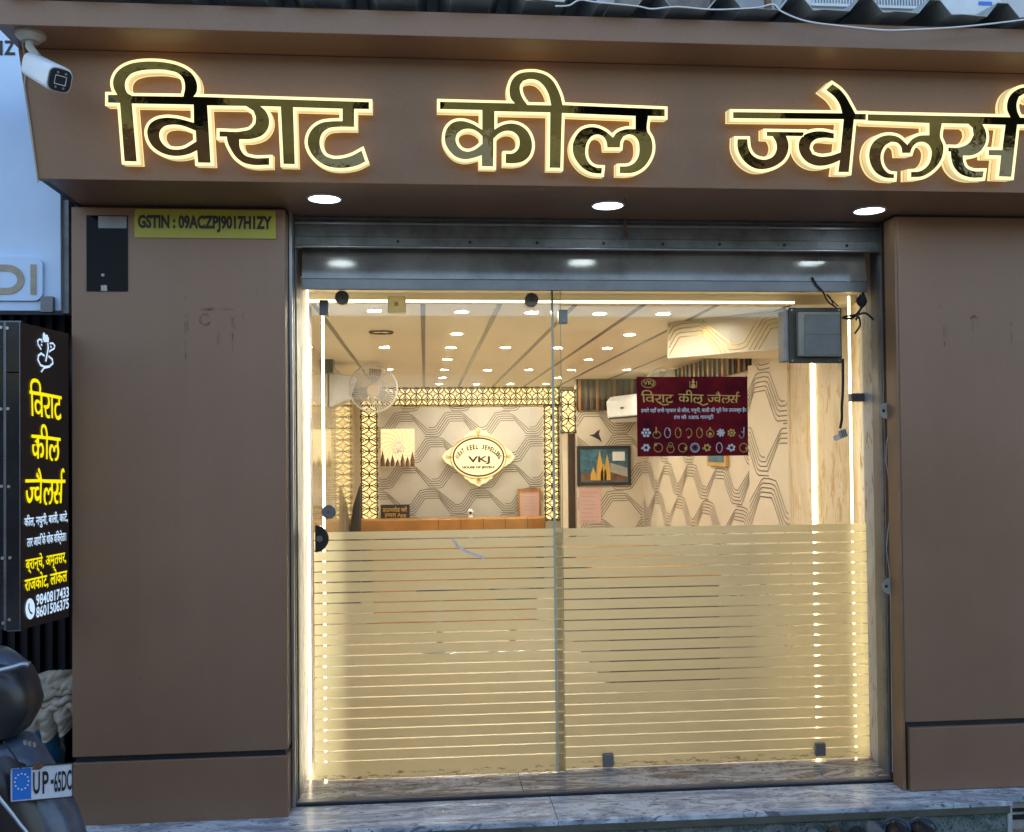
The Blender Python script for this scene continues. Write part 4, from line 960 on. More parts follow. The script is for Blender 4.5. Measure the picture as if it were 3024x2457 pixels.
def letters(loopsets, org, sc, label, RIM=23.):
    TH = .062
    def cvt(q):
        p_ = fpl(org[0] + q[0] * sc, org[1] + q[1] * sc, TH); return (p_.x, (p_ - FO).dot(UV))
    emb = lambda q, d: FO + X_ * q[0] + UV * q[1] + FN * d
    c0 = emb(cvt(loopsets[0][0][0]), 0)
    t = thing('illuminated_word', label, 'sign lettering', c0, 'edge lit Hindi words on the fascia')
    for loops in loopsets:
        big = [offset(loops[0], RIM)] + [offset(l, -RIM) for l in loops[1:]]
        big = [[cvt(q) for q in l] for l in big]; small = [[cvt(q) for q in l] for l in loops]
        m = MB()
        def band(l0, d0, l1, d1, mi):
            k_ = len(l0); m.add([emb(q, d0) for q in l0] + [emb(q, d1) for q in l1], [(i, (i + 1) % k_, k_ + (i + 1) % k_, k_ + i) for i in range(k_)], mi)
        for l, sml in zip(big, small):
            band(sml, TH + .0005, l, TH - .0025, 0)
            band(l, TH - .0025, l, TH - .036, 1); band(l, TH - .036, l, TH - .040, 2); band(l, TH - .040, l, .003, 3)
        m.build('lit_body', ['rimfront', 'rimside', 'gold', 'rimback'], t)
        fl, tr = fill(small); n = len(fl); m = MB()
        m.add([emb(q, TH) for q in fl], tr)
        m.build('mirror_face', 'mirror', t)
    return t
letters([W1], (280, 140), .40243, 'leftmost glowing Hindi word with three letters and tall looped vowel over its start')
letters([W2], (1260, 160), .35096, 'middle glowing Hindi word with a round loop rising from its bar', 25.)
letters([W3a, W3b, W3c], (2100, 200), .43238, 'rightmost glowing Hindi word running out of frame beneath a slanted stroke', 21.)

# soffit downlights
for (px, py, nm) in ((958, 585, 'left'), (1795, 605, 'middle'), (2567, 620, 'right')):
    p = onz(px, py, zf0)
    lab = {'left': 'cool white round light in the soffit nearest the yellow plate', 'middle': 'cool white round light in the soffit above the door seam', 'right': 'cool white round light in the soffit above the meter box'}[nm]
    t = thing('soffit_light', lab, 'downlight', (p.x, p.y, zf0), 'round lights under the fascia')
    MB().tube([(p.x + .066 * math.cos(a), p.y + .066 * math.sin(a), zf0 - .002) for a in [i * PI / 14 for i in range(28)]], .005, 6, True).build('rim', 'white', t, smooth=True)
    MB().cyl((p.x, p.y, zf0 + .0), (p.x, p.y, zf0 - .004), .063, n=28).build('lamp_disc', 'downc', t)
# dirt trail and drip under the middle light
p = on(1845, 690, .18); solo(MB().tube([on(1843, 585, FY + .1), on(1844, 590, FY + .1)], .003, 5).tube([on(1846, 645, .14), on(1844, 675, .15), on(1846, 690, .17), on(1850, 700, .17)], .006, 6), 'wasp_mud_trail', 'rust', 'dark crusty drip hanging from the soffit edge by the middle light', 'drip')

# GSTIN plate
x0, x1, z0, z1 = rectpx(397, 815, 617, 705, -.006)
t = thing('registration_plate', 'olive yellow plate with black registration number on the left pilaster', 'plate', ((x0 + x1) / 2, -.002, z0))
plate2([[(x0 + .006, z1 - .0), (x0, z1 - .012), (x0, z0), (x1, z0), (x1 - .002, z1)]], -.006, .005, 'board', 'yellow', t)
m = MB(); textpx(m, 'GSTIN : 09ACZPJ9017H1ZY', 407, 803, 636, 687, -.006, .045); m.build('lettering', 'ink', t)

# ------------------------------------------------------------------ bullet camera
base = Vector((on(90, 130, LY + .07).x, LY + .07, zl0))
t = thing('security_camera', 'white bullet security camera hanging from the ledge at the left', 'camera', base)
m = MB(); m.cyl(base, base + Vector((0, 0, -.012)), .052, .052, 24); m.cyl(base + Vector((0, 0, -.012)), base + Vector((.0, 0, -.03)), .050, .03, 24); m.build('mounting_base', 'greyw', t, smooth=True)
S, E_ = on(97, 192, -.58), on(176, 236, -.74)
ax = (E_ - S).normalized(); sd_ = ax.cross(Z_).normalized(); upv = sd_.cross(ax)
m = MB(); m.tube([base + Vector((0, 0, -.02)), base + Vector((.0, -.01, -.05)), S + ax * .04 + upv * .03], .014, 10); m.build('bracket_arm', 'greyw', t, smooth=True)
def rr(c, w_, h_, n=24): return [c + sd_ * (w_ * (abs(math.cos(a)) ** .55) * (1 if math.cos(a) > 0 else -1)) + upv * (h_ * (abs(math.sin(a)) ** .55) * (1 if math.sin(a) > 0 else -1)) for a in [2 * PI * i / n for i in range(n)]]
L = (E_ - S).length
MB().loft([rr(S - ax * .0, .034, .034), rr(S + ax * .01, .040, .040), rr(E_ - ax * .012, .043, .043), rr(E_, .040, .040)]).build('housing', 'white', t, smooth=True)
MB().loft([rr(E_ + ax * .0005, .037, .037), rr(E_ + ax * .006, .036, .036)]).build('front_face', 'black', t, smooth=True)
m = MB()
q = [(-.018, -.014), (.018, -.014), (.018, .014), (-.018, .014), (-.018, -.014)]
m.tube([E_ + ax * .007 + sd_ * a + upv * b_ for a, b_ in q], .0014, 5); m.build('lens_border', 'white', t)
for a, b_ in ((-.014, .024), (.012, .024), (-.014, -.024), (.012, -.024)):
    MB().cyl(E_ + ax * .006 + sd_ * a + upv * b_, E_ + ax * .0075 + sd_ * a + upv * b_, .004, n=10).build('infrared_led', 'alu', t)
# cable of the camera down the fascia edge
solo(MB().tube([base + Vector((-.03, 0, -.01)), fpl(78, 200, .006), fpl(72, 250, .006), fpl(84, 330, .006), fpl(100, 450, .006), fpl(112, 540, .004)], .0035, 6), 'cable', 'greyw', 'thin cable hanging from the security camera along the fascia edge', 'cable', smooth=True)

# ------------------------------------------------------------------ maroon poster on the glass
YPo = YG - .008
x0, x1, z0, z1 = rectpx(1880, 2210, 1113, 1345, YPo)
t = thing('maroon_poster', 'maroon poster with gold Hindi title and two rows of jewellery pictures', 'poster', ((x0 + x1) / 2, YPo, z0))
MB().box((x0, YPo, z0), (x1, YPo + .004, z1)).build('sheet', 'maroon', t)
def flat(mb, loopsets, x0, x1, yt, yb, Y, lift=.001):
    loopsets = [[offset(ls[0], 3)] + [offset(l, -3) for l in ls[1:]] for ls in loopsets]
    allp = [q for ls in loopsets for l in ls for q in l]; a, b = min(p_[0] for p_ in allp), max(p_[0] for p_ in allp); c, d = min(p_[1] for p_ in allp), max(p_[1] for p_ in allp)
    X0, X1, Z0, Z1 = rectpx(x0, x1, yt, yb, Y)
    for ls in loopsets:
        fl, tr = fill(ls); mb.add([(X0 + (q[0] - a) / (b - a) * (X1 - X0), Y - lift, Z1 - (q[1] - c) / (d - c) * (Z1 - Z0)) for q in fl], tr)
m = MB(); flat(m, [W1], 1893, 1988, 1152, 1190, YPo); flat(m, [W2], 2003, 2078, 1152, 1190, YPo); flat(m, [W3a, W3b, W3c, AI], 2089, 2186, 1156, 1190, YPo)
m.ribbon([on(x, y, YPo) for x, y in ((1944, 1188), (1958, 1196), (1974, 1194))], .006, FR, .001); m.ribbon([on(x, y, YPo) for x, y in ((2060, 1188), (2076, 1197), (2090, 1192))], .006, FR, .001)
m.build('title_lettering', 'gold', t)
m = MB(); textpx(m, 'हमारे यहाँ सभी प्रकार के कील, नथुनी, बाली की पूरी रेंज उपलब्ध है।', 1893, 2203, 1203, 1221, YPo, .012, .001)
textpx(m, 'टंच की 100% गारन्टी', 1990, 2107, 1224, 1241, YPo, .012, .001); m.build('small_lettering', 'whiteink', t)
def ringm(mb, px, py, r, w_=.003, sq=1., n=16, Y=YPo, a0=0, a1=2 * PI):
    p = on(px, py, Y); s_ = r * (Y + D) / 2900
    pts = [(p.x + s_ * sq * math.cos(a0 + (a1 - a0) * k / n), Y, p.z + s_ * math.sin(a0 + (a1 - a0) * k / n)) for k in range(n + 1)]
    mb.ribbon(pts, w_, FR, .001)
def dot(mb, px, py, r, Y=YPo):
    p = on(px, py, Y); s_ = r * (Y + D) / 2900; mb.add([(p.x + s_ * math.cos(k * PI / 5), Y - .0012, p.z + s_ * math.sin(k * PI / 5)) for k in range(10)], [tuple(range(10))])
for k in range(10):
    px = 1908 + k * 31.5; m = MB(); py = 1278
    if k == 0:
        for q in range(6): dot(m, px + 10 * math.cos(q * PI / 3), py + 10 * math.sin(q * PI / 3), 4.5)
        dot(m, px, py, 4)
    elif k == 1: ringm(m, px, py + 6, 10, .0035, 1.2); m.ribbon([on(px - 2, py - 16, YPo), on(px - 2, py + 2, YPo)], .006, FR, .001)
    elif k in (2, 3, 5): ringm(m, px, py, 15, .0035, .6); dot(m, px + 6, py - 8, 3)
    elif k == 4: ringm(m, px, py, 13, .005, .7, a0=-2, a1=2.6); dot(m, px, py + 14, 3)
    elif k == 6: ringm(m, px, py + 2, 11, .006); dot(m, px, py + 4, 5); dot(m, px, py - 13, 3)
    elif k in (7, 8):
        for q in range(7): dot(m, px + 9 * math.cos(q * .9), py + 9 * math.sin(q * .9), 3.5)
        dot(m, px, py, 4 + (k == 7) * 3)
    else: ringm(m, px - 2, py + 6, 9, .005, .8, a0=-3, a1=1.5); m.ribbon([on(px + 5, py - 16, YPo), on(px + 5, py + 5, YPo)], .004, FR, .001)
    m.build('jewellery_picture', 'silver' if k in (0, 2, 7, 9) else 'gold', t)
for k in range(9):
    px = 1908 + k * 36; m = MB(); py = 1322
    if k in (1, 3, 8): ringm(m, px, py, 13, .004); dot(m, px - (8 if k == 1 else -9), py - (9 if k == 1 else -2), 4.5)
    elif k == 2: ringm(m, px, py + 4, 11, .004); ringm(m, px, py - 8, 7, .004)
    elif k == 6: ringm(m, px, py, 15, .0045, .6)
    elif k == 4:
        ringm(m, px, py, 10, .009); ringm(m, px, py, 14, .003)
    else:
        for q in range(6): dot(m, px + 8 * math.cos(q * 1.05 + k), py + 8 * math.sin(q * 1.05 + k), 4)
        dot(m, px - 12, py + 2, 3)
    m.build('jewellery_picture', 'silver' if k in (0, 4, 6, 7) else 'gold', t)
m = MB(); ringm(m, 1915, 1132, 14, .002, 1.6); ringm(m, 1915, 1132, 11, .0012, 1.7); textpx(m, 'VKJ', 1899, 1931, 1124, 1140, YPo, .02, .001)
dot(m, 2047, 1140, 7); dot(m, 2047, 1128, 5); m.ribbon([on(2037, 1126, YPo), on(2037, 1144, YPo), on(2057, 1144, YPo), on(2057, 1126, YPo)], .003, FR, .001); dot(m, 2047, 1121, 2.5)
m.build('emblem', 'gold', t)

# ------------------------------------------------------------------ meter box with cables
YM = .27
x0, x1, z0, z1 = rectpx(2330, 2487, 908, 1072, YM)
t = thing('meter_box', 'grey electric meter box with windowed door at top right of the glass', 'meter box', ((x0 + x1) / 2, YM, z0))
MB().box((x0, YM, z0), (x1, YM + .015, z1)).build('back_plate', 'boxdark', t, bev=.003)
MB().box((x0 - .018, YM + .016, z0 + .01), (x1 - .01, YM + .10, z1 - .01)).build('box_body', 'greyw', t, bev=.006)
a0, a1, c0, c1 = rectpx(2357, 2484, 921, 1052, YM - .03)
MB().box((a0, YM - .03, c0), (a1, YM - .001, c1)).build('door', 'boxgrey', t, bev=.004)
a0, a1, c0, c1 = rectpx(2377, 2480, 928, 987, YM - .033)
MB().box((a0, YM - .034, c0), (a1, YM - .0305, c1)).build('window', M['winp'], t)
a0, a1, c0, c1 = rectpx(2377, 2480, 990, 1047, YM - .033)
MB().box((a0, YM - .034, c0), (a1, YM - .0305, c1)).build('window', M['winp'], t)
for dx_, dz_ in ((.012, .012), (.012, -.012), (-.012, .012), (-.012, -.012)):
    px_ = x0 + dx_ if dx_ > 0 else x1 + dx_; pz_ = z0 + dz_ if dz_ > 0 else z1 + dz_
    MB().cyl((px_, YM, pz_), (px_, YM - .003, pz_), .004, n=8).build('screw', 'alu', t)
def cable(pts, r, lab, mt='rubber', cat='cable', grp=None):
    return solo(MB().tube(pts, r, 7), 'cable', mt, lab, cat, grp, smooth=True)
def cr(pts, n=6):
    P_ = [Vector(p_) for p_ in pts]; out = []
    for i in range(len(P_) - 1):
        p0, p1, p2, p3 = P_[max(i - 1, 0)], P_[i], P_[i + 1], P_[min(i + 2, len(P_) - 1)]
        for k in range(n):
            u_ = k / n; out.append(.5 * ((2 * p1) + (-p0 + p2) * u_ + (2 * p0 - 5 * p1 + 4 * p2 - p3) * u_ ** 2 + (-p0 + 3 * p1 - 3 * p2 + p3) * u_ ** 3))
    return out + [P_[-1]]
cable(cr([on(x, y, .22) for x, y in [(2398, 818), (2412, 842), (2430, 862), (2445, 890), (2470, 908)]]), .004, 'loose black cable end sticking up from the meter box top')
cable(cr([on(x, y, .23) for x, y in [(2476, 905), (2455, 885), (2440, 868), (2452, 880), (2462, 904)]]), .003, 'small black cable loop over the meter box')
cable(cr([on(x, y, .25) for x, y in [(2487, 938), (2515, 940), (2540, 915), (2552, 885), (2548, 860), (2550, 800), (2549, 760)]]), .0055, 'black cable from meter box up the right shutter guide')
cable(cr([on(x, y, .24) for x, y in [(2492, 935), (2530, 930), (2556, 925), (2580, 944)]]), .005, 'short black cable crossing the rightmost light strip')
cable(cr([on(x, y, .23) for x, y in [(2524, 985), (2540, 960), (2535, 935), (2528, 945), (2545, 905), (2560, 890)]]), .0045, 'curled black cable end hanging right of the meter box')
p = on(2546, 888, .24); solo(MB().loft([[(p.x + r_ * math.cos(a) * (1 + .2 * math.sin(3 * a)), .24 + r_ * math.sin(a), p.z + h) for a in [k * PI / 5 for k in range(10)]] for r_, h in ((.008, -.03), (.020, -.015), (.024, .005), (.016, .02), (.006, .03))]), 'tape_joint', 'rubber', 'black lump of insulating tape joining cables by the shutter guide', 'cable joint', smooth=True)
cable(cr([on(x, y, .25) for x, y in [(2489, 1060), (2489, 1150), (2486, 1200), (2486, 1235), (2481, 1265)]]), .006, 'black cable hanging straight down from the meter box')
p = on(2482, 1283, .25)
t = thing('connector_block', 'small cream connector dangling at the end of the black cable', 'connector', p)
dv = Vector((1, 0, .35)).normalized(); dn = Vector((-.35, 0, 1)).normalized()
def tilted(c, w_, h_, d_, nm, mt): q = [c - dv * w_ - dn * h_, c + dv * w_ - dn * h_, c + dv * w_ + dn * h_, c - dv * w_ + dn * h_]; MB().prism([q_ + Vector((0, -d_, 0)) for q_ in q], (0, 2 * d_, 0)).build(nm, mt, t)
tilted(p + dv * .012, .016, .018, .01, 'terminal', 'greyw'); tilted(p - dv * .022 - dn * .008, .012, .012, .008, 'plug', 'cream')
for k in range(3): tilted(p + dv * (.004 + k * .009), .0018, .014, .0108, 'slot', 'ink')

# ------------------------------------------------------------------ canopy of corrugated sheet above the ledge
t = thing('corrugated_canopy', 'grey corrugated metal canopy with tall ridges above the ledge', 'canopy', (1, LY, zl1))
yf, yk = LY - .08, 1.0; pitch_, hr = .262, .052
slope = (on(3024, 87, LY).z - on(0, 5, LY).z) * 0
pk = on(2350, 30, yf).x; x = pk - pitch_ * 16
prof = []
while x < 5.2:
    prof += [(x - .060, 0), (x - .018, hr), (x + .022, hr), (x + .066, 0), (x + .066 + .04, .004)]
    x += pitch_
zc0 = zl1 + .012; prof = [(a, b) for a, b in prof]
SH = 14
prof = [q_ for q_ in prof if q_[0] > fl1.x + .02]
k = 0
while k < len(prof) - 1:
    seg = prof[k:k + 21]
    m = MB(); N = len(seg); dzz = .003 * ((k // 20) % 2); g = .13
    A = [(a, yf + random.uniform(-.0, .0), zc0 + b + dzz + .004 * math.sin(a * 5)) for a, b in seg]; B = [(a, yk, zc0 + b + dzz + (yk - yf) * g) for a, b in seg]
    m.add(A + B, [(i, i + 1, N + i + 1, N + i) for i in range(N - 1)])
    o = m.build('roof_sheet', 'roofm', t); md = o.modifiers.new('thick', 'SOLIDIFY'); md.thickness = .0025
    k += 20
# ------------------------------------------------------------------ AC outdoor unit
YA = .9
x0, x1, z0, z1 = rectpx(2340, 2960, -420, 50, YA)
t = thing('outdoor_ac_unit', 'white outdoor air conditioner unit with finned grille above the canopy', 'air conditioner', ((x0 + x1) / 2, YA, z0))
MB().box((x0, YA, z0), (x1, YA + .35, z1)).build('casing', 'acgrille', t, bev=.01)
g0, g1 = on(2400, 20, YA).x, on(2770, 20, YA).x
gx = (g0 + g1) / 2; gz = z0 + .36
MB().cyl((gx, YA - .001, gz), (gx, YA - .003, gz), .235, n=36).build('fan_opening', 'rubber', t)
nf = 44
for i in range(nf):
    x = g0 + (g1 - g0) * i / (nf - 1); MB().box((x - .0028, YA - .020, z0 + .035), (x + .0028, YA - .006, z1 - .05)).build('grille_fin', 'acgrille', t)
MB().box((g0 - .02, YA - .022, z0 + .02), (g1 + .02, YA - .0005, z0 + .034)).build('grille_rail', 'acgrille', t)
a0, a1, c0, c1 = rectpx(2890, 2930, 4, 16, YA - .002); MB().box((a0, YA - .003, c0), (a1, YA - .001, c1)).build('badge', 'eu', t)
MB().box((x0 + .05, YA + .05, z0 - .12), (x0 + .09, YA + .3, z0 - .001)).build('foot', 'rust', t); MB().box((x1 - .09, YA + .05, z0 - .12), (x1 - .05, YA + .3, z0 - .001)).build('foot', 'rust', t)
# pipe stand left of it
a, b = on(2262, 0, .9), on(2300, 30, .9)
t = thing('pipe_bracket', 'rusty steel bracket standing left of the outdoor air conditioner', 'bracket', (a.x, .9, b.z))
MB().box((a.x, .9, b.z - .2), (a.x + .03, .93, a.z + .6)).build('upright', 'rust', t); MB().tube([(a.x + .03, .91, b.z - .05), (b.x + .05, .91, a.z + .02)], .012, 8).build('brace', 'steel_d', t)
a = on(2115, 20, 1.2); solo(MB().box((a.x - .02, 1.2, a.z - .3), (a.x + .03, 1.25, a.z + 1)), 'rusty_post', 'rust', 'rusty reddish post standing behind the canopy', 'post')
# white cable along the canopy
cable(cr([on(x, y, LY - .10) for x, y in [(1640, 18), (1680, 16), (1712, 0), (1760, 6), (1880, 18), (1925, 26), (2000, 20), (2100, 28), (2180, 26), (2240, 22), (2284, 13), (2310, 35), (2380, 62), (2480, 76), (2600, 88), (2680, 88), (2850, 78), (3024, 58), (3150, 40)]]), .0028, 'white cable sagging across the corrugated canopy', 'white')
cable(cr([on(x, y, LY - .095) for x, y in [(2170, 30), (2230, 25), (2285, 14), (2300, 28), (2420, 68), (2620, 90), (2790, 82), (3100, 50)]]), .002, 'thin black wire running just under the white canopy cable', 'rubber')

# ------------------------------------------------------------------ neighbour's white sign board
YN = .12
t = thing('neighbour_signboard', 'large white neighbouring sign board with partly hidden gold letters', 'signboard', (-1.9, YN, 1.7))
x0, x1, z0, z1 = rectpx(-700, 180, 88, 918, YN)
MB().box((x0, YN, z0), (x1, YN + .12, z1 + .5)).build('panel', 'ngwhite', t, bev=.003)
a0, a1, c0, c1 = rectpx(180, 203, 590, 925, YN + .02); MB().box((a0 + .002, YN + .02, c0), (a1, YN + .1, c1)).build('side_channel', 'steel_d', t)
a0, a1, c0, c1 = rectpx(122, 158, 876, 922, YN - .02); MB().box((a0, YN - .03, c0), (a1, YN - .001, c1)).build('corner_bracket', 'alu_d', t)
# DI letters: pale outline plate with gold inlay
def rrect(x0, x1, z0, z1, r, n=5):
    o = []
    for cx_, cz_, s0 in ((x1 - r, z1 - r, 0), (x0 + r, z1 - r, 1), (x0 + r, z0 + r, 2), (x1 - r, z0 + r, 3)):
        o += [(cx_ + r * math.cos((s0 + k / n) * PI / 2), cz_ + r * math.sin((s0 + k / n) * PI / 2)) for k in range(n + 1)]
    return o
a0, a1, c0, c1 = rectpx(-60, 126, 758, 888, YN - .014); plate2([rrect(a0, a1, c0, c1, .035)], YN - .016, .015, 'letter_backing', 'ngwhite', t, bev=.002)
a0, a1, c0, c1 = rectpx(90, 107, 781, 870, YN - .018); plate2([[(a0, c0), (a1, c0), (a1, c1), (a0, c1)]], YN - .020, .003, 'letter', 'cloth', t)
a0, a1, c0, c1 = rectpx(-20, 72, 781, 870, YN - .018)
def Dshape(x0, x1, z0, z1, n=12): return [(x0, z0)] + [(x0 + (x1 - x0) * (.45 + .55 * math.cos(a)), (z0 + z1) / 2 + (z1 - z0) / 2 * math.sin(a)) for a in [-PI / 2 + PI * k / n for k in range(n + 1)]] + [(x0, z1)]
plate2([Dshape(a0, a1, c0, c1), Dshape(a0 + .022, a1 - .028, c0 + .028, c1 - .028)], YN - .020, .003, 'letter', 'cloth', t)
m = MB(); textpx(m, 'Z', 12, 46, 120, 163, YN - .001, .03); textpx(m, 'N', -34, 8, 120, 163, YN - .001, .03); m.build('black_letters', 'ink', t)
# neighbouring dark shutter and wall below
t = thing('neighbour_shutter', 'dark navy corrugated shutter of the next shop at the lower left', 'shutter', (-1.9, .14, -.1))
x0 = -3.2; x1 = XL0 - .012; zt2 = 2.6; i = 0
MB().box((x0, .53, -.16), (x1, .55, zt2)).build('backing', 'shut', t)
while x0 + i * .055 < x1 - .03:
    x = x0 + i * .055; MB().hexa([(x + .005, .50, -.16), (x + .025, .50, -.16), (x + .025, .50, zt2), (x + .005, .50, zt2), (x, .529, -.16), (x + .035, .529, -.16), (x + .035, .529, zt2), (x, .529, zt2)]).build('rib', 'shut', t); i += 1

# ------------------------------------------------------------------ projecting black box sign with lit lettering
NP = on(62, 1400, -.36); FP = on(203, 1400, -.03); NP.z = 0; FP.z = 0
us = (FP - NP); LS = us.length; us.normalize(); ns = Vector((us.y, -us.x, 0))
if ns.dot(CAM - NP) < 0: ns = -ns
def uz(px, py): p_ = onp(px, py, NP, ns); return (p_ - NP).dot(us), p_.z
zT, zB = uz(62, 952)[1], uz(62, 1860)[1]
t = thing('projecting_sign', 'tall dark projecting sign box with yellow Hindi letters and phone numbers', 'sign', (NP.x, NP.y, zB))
TL = uz(203, 985)[1]; BL = uz(203, 1822)[1]
bk = -ns * .0
MB().hexa([NP + Z_ * zB, FP + Z_ * BL, FP + Z_ * TL, NP + Z_ * zT, NP + Z_ * zB + Vector((-.16, .22, 0)), FP + Z_ * BL + Vector((-.2, .1, 0)), FP + Z_ * TL + Vector((-.2, .1, 0)), NP + Z_ * zT + Vector((-.16, .22, 0))]).build('sign_face', 'signbrown', t)
def stext(mb, s, x0, x1, y0, y1, bold=.02):
    ym = (y0 + y1) / 2; xm = (x0 + x1) / 2
    vs, fs = textmesh(s, bold); put2d(mb, vs, fs, NP, us, Z_, ns, uz(x0, ym)[0], uz(x1, ym)[0], uz(xm, y1)[1], uz(xm, y0)[1], .003)
def sflat(mb, ls_, x0, x1, y0, y1, grow=0.):
    if grow: ls_ = [[offset(ls[0], grow)] + [offset(l, -grow) for l in ls[1:]] for ls in ls_]
    ym = (y0 + y1) / 2; xm = (x0 + x1) / 2; u0, u1, Z0, Z1 = uz(x0, ym)[0], uz(x1, ym)[0], uz(xm, y1)[1], uz(xm, y0)[1]
    allp = [q for ls in ls_ for l in ls for q in l]; a, b = min(p_[0] for p_ in allp), max(p_[0] for p_ in allp); c, d = min(p_[1] for p_ in allp), max(p_[1] for p_ in allp)
    for ls in ls_:
        fl, tr = fill(ls); mb.add([NP + us * (u0 + (q[0] - a) / (b - a) * (u1 - u0)) + Z_ * (Z1 - (q[1] - c) / (d - c) * (Z1 - Z0)) + ns * .003 for q in fl], tr)
m = MB(); sflat(m, [W1], 85, 180, 1122, 1238, 6); m.build('word', 'lityel', t)
m = MB(); sflat(m, [W2], 91, 177, 1253, 1362, 6); m.build('word', 'lityel', t)
m = MB(); sflat(m, [W3a, W3b, W3c, AI], 73, 191, 1380, 1492, 6); m.build('word', 'lityel', t)
m = MB(); stext(m, 'कील, नथुनी, बाली, काटे,', 70, 198, 1514, 1556); stext(m, 'तार आदि के थोक विक्रेता।', 78, 193, 1572, 1616); m.build('white_lettering', 'litwht', t)
m = MB(); stext(m, 'ब्रान्चे, अमृतसर,', 74, 193, 1630, 1684, .015); stext(m, 'राजकोट, लोकल', 71, 196, 1685, 1738, .015); m.build('yellow_lettering', 'lityel', t)
m = MB(); stext(m, '9840817433', 105, 201, 1744, 1776, .02); stext(m, '8601506375', 105, 201, 1779, 1811, .02); m.build('phone_numbers', 'litwht', t)
def sp(px, py, lift=.003): u_, z_ = uz(px, py); return NP + us * u_ + Z_ * z_ + ns * lift
m = MB(); m.add([sp(87 + 14 * math.cos(k * PI / 12), 1798 + 31 * math.sin(k * PI / 12)) for k in range(24)], [tuple(range(24))]); m.build('phone_badge', 'litwht', t)
m = MB(); m.ribbon([sp(83, 1783, .004), sp(82, 1796, .004), sp(86, 1808, .004), sp(92, 1812, .004)], .007, ns, 0); m.build('phone_handset', 'signbrown', t)
def zz_(x, y): return x * .3459, 900 + y * .3459
m = MB()
for pts, wd in (([(365, 245), (375, 250)], .008), ([(362, 262), (400, 268)], .009), ([(362, 285), (408, 290)], .011), ([(368, 308), (408, 310)], .009),
                ([(345, 380), (320, 340), (315, 310), (330, 295), (350, 300), (352, 320)], .007), ([(345, 340), (352, 345)], .007), ([(425, 355), (432, 362)], .007),
                ([(420, 330), (445, 328), (462, 350), (455, 375), (430, 388), (415, 400)], .007), ([(402, 330), (406, 370), (395, 430), (385, 480)], .009),
                ([(372, 435), (345, 415), (322, 435), (318, 470), (340, 515), (375, 530), (415, 528), (445, 500), (440, 465), (410, 440)], .008), ([(410, 530), (370, 540), (347, 572)], .007)):
    m.ribbon([sp(*zz_(x, y)) for x, y in pts], wd, ns, 0)
m.build('deity_emblem', 'litwht', t)
# black tile cladding column left of the sign face
t = thing('black_tile_column', 'glossy black tiled column with pale joints at the left edge', 'column', (NP.x - .3, NP.y, zB))
xc = [NP.x - .5, on(16, 1400, NP.y).x, NP.x]
for (a, b) in ((xc[1] + .006, xc[2] - .004), (xc[0], xc[1] - .006)):
    ys = [952, 1100, 1860] if a > xc[0] + .01 else [952, 1035, 1352, 1740, 1860]
    for y0_, y1_ in zip(ys, ys[1:]):
        zA, zB2 = on(30, y0_, NP.y).z, on(30, y1_, NP.y).z
        tl = MB().box((a, NP.y - .004, zB2 + .002), (b, NP.y + .012, zA - .002)).build('tile', 'darktile', t, bev=.001)
MB().box((xc[0], NP.y + .013, zB), (NP.x - .165, NP.y + .2, zT)).build('core', 'darktile', t)
MB().box((xc[0], NP.y + .0, zT), (NP.x + .0, NP.y + .012, zT + .006)).build('joint', 'alu_d', t)
MB().box((xc[1] - .005, NP.y - .005, zB), (xc[1] + .005, NP.y + .0125, zT - .001)).build('joint', 'alu_d', t)
MB().box((NP.x - .0035, NP.y - .006, zB), (NP.x - .0, NP.y - .0045, zT - .001)).build('joint', 'alu_d', t)
MB().box((xc[1] + .006, NP.y - .005, zB - .004), (NP.x, NP.y + .01, zB + .0015)).build('joint', 'alu_d', t)
for (px, py) in ((3, 967), (22, 969), (3, 1208), (24, 1207), (5, 1436), (26, 1437), (8, 1648), (30, 1647), (10, 1840), (28, 1830)):
    p = on(px, py, NP.y - .005); MB().cyl((p.x, NP.y - .004, p.z), (p.x, NP.y - .008, p.z), .006, n=10).build('screw_cap', 'alu', t)

# ------------------------------------------------------------------ cloth cover over blue drum
YC = .16
p = on(84, 2230, YC)
t = thing('blue_drum', 'blue plastic drum standing behind the parked scooter', 'drum', (p.x, YC, GZ))
rad = .13; c = Vector((p.x, YC + .02, 0)); dz1 = on(120, 2140, YC).z
rings = [[(c.x + r_ * math.cos(k * PI / 12), c.y + r_ * math.sin(k * PI / 12), z_) for k in range(24)] for z_, r_ in ((GZ, .12), (GZ + .03, .13), (-.1, .132), (-.08, .138), (-.06, .132), (dz1 - .14, .132), (dz1 - .12, .137), (dz1 - .1, .13), (dz1, .12))]
MB().loft(rings).build('body', 'blue', t, smooth=True)
m = MB(); m.tube([(c.x + .135 * math.cos(k * PI / 12), c.y + .135 * math.sin(k * PI / 12), -.07) for k in range(24)], .006, 6, True); m.build('hoop', 'blue', t, smooth=True)
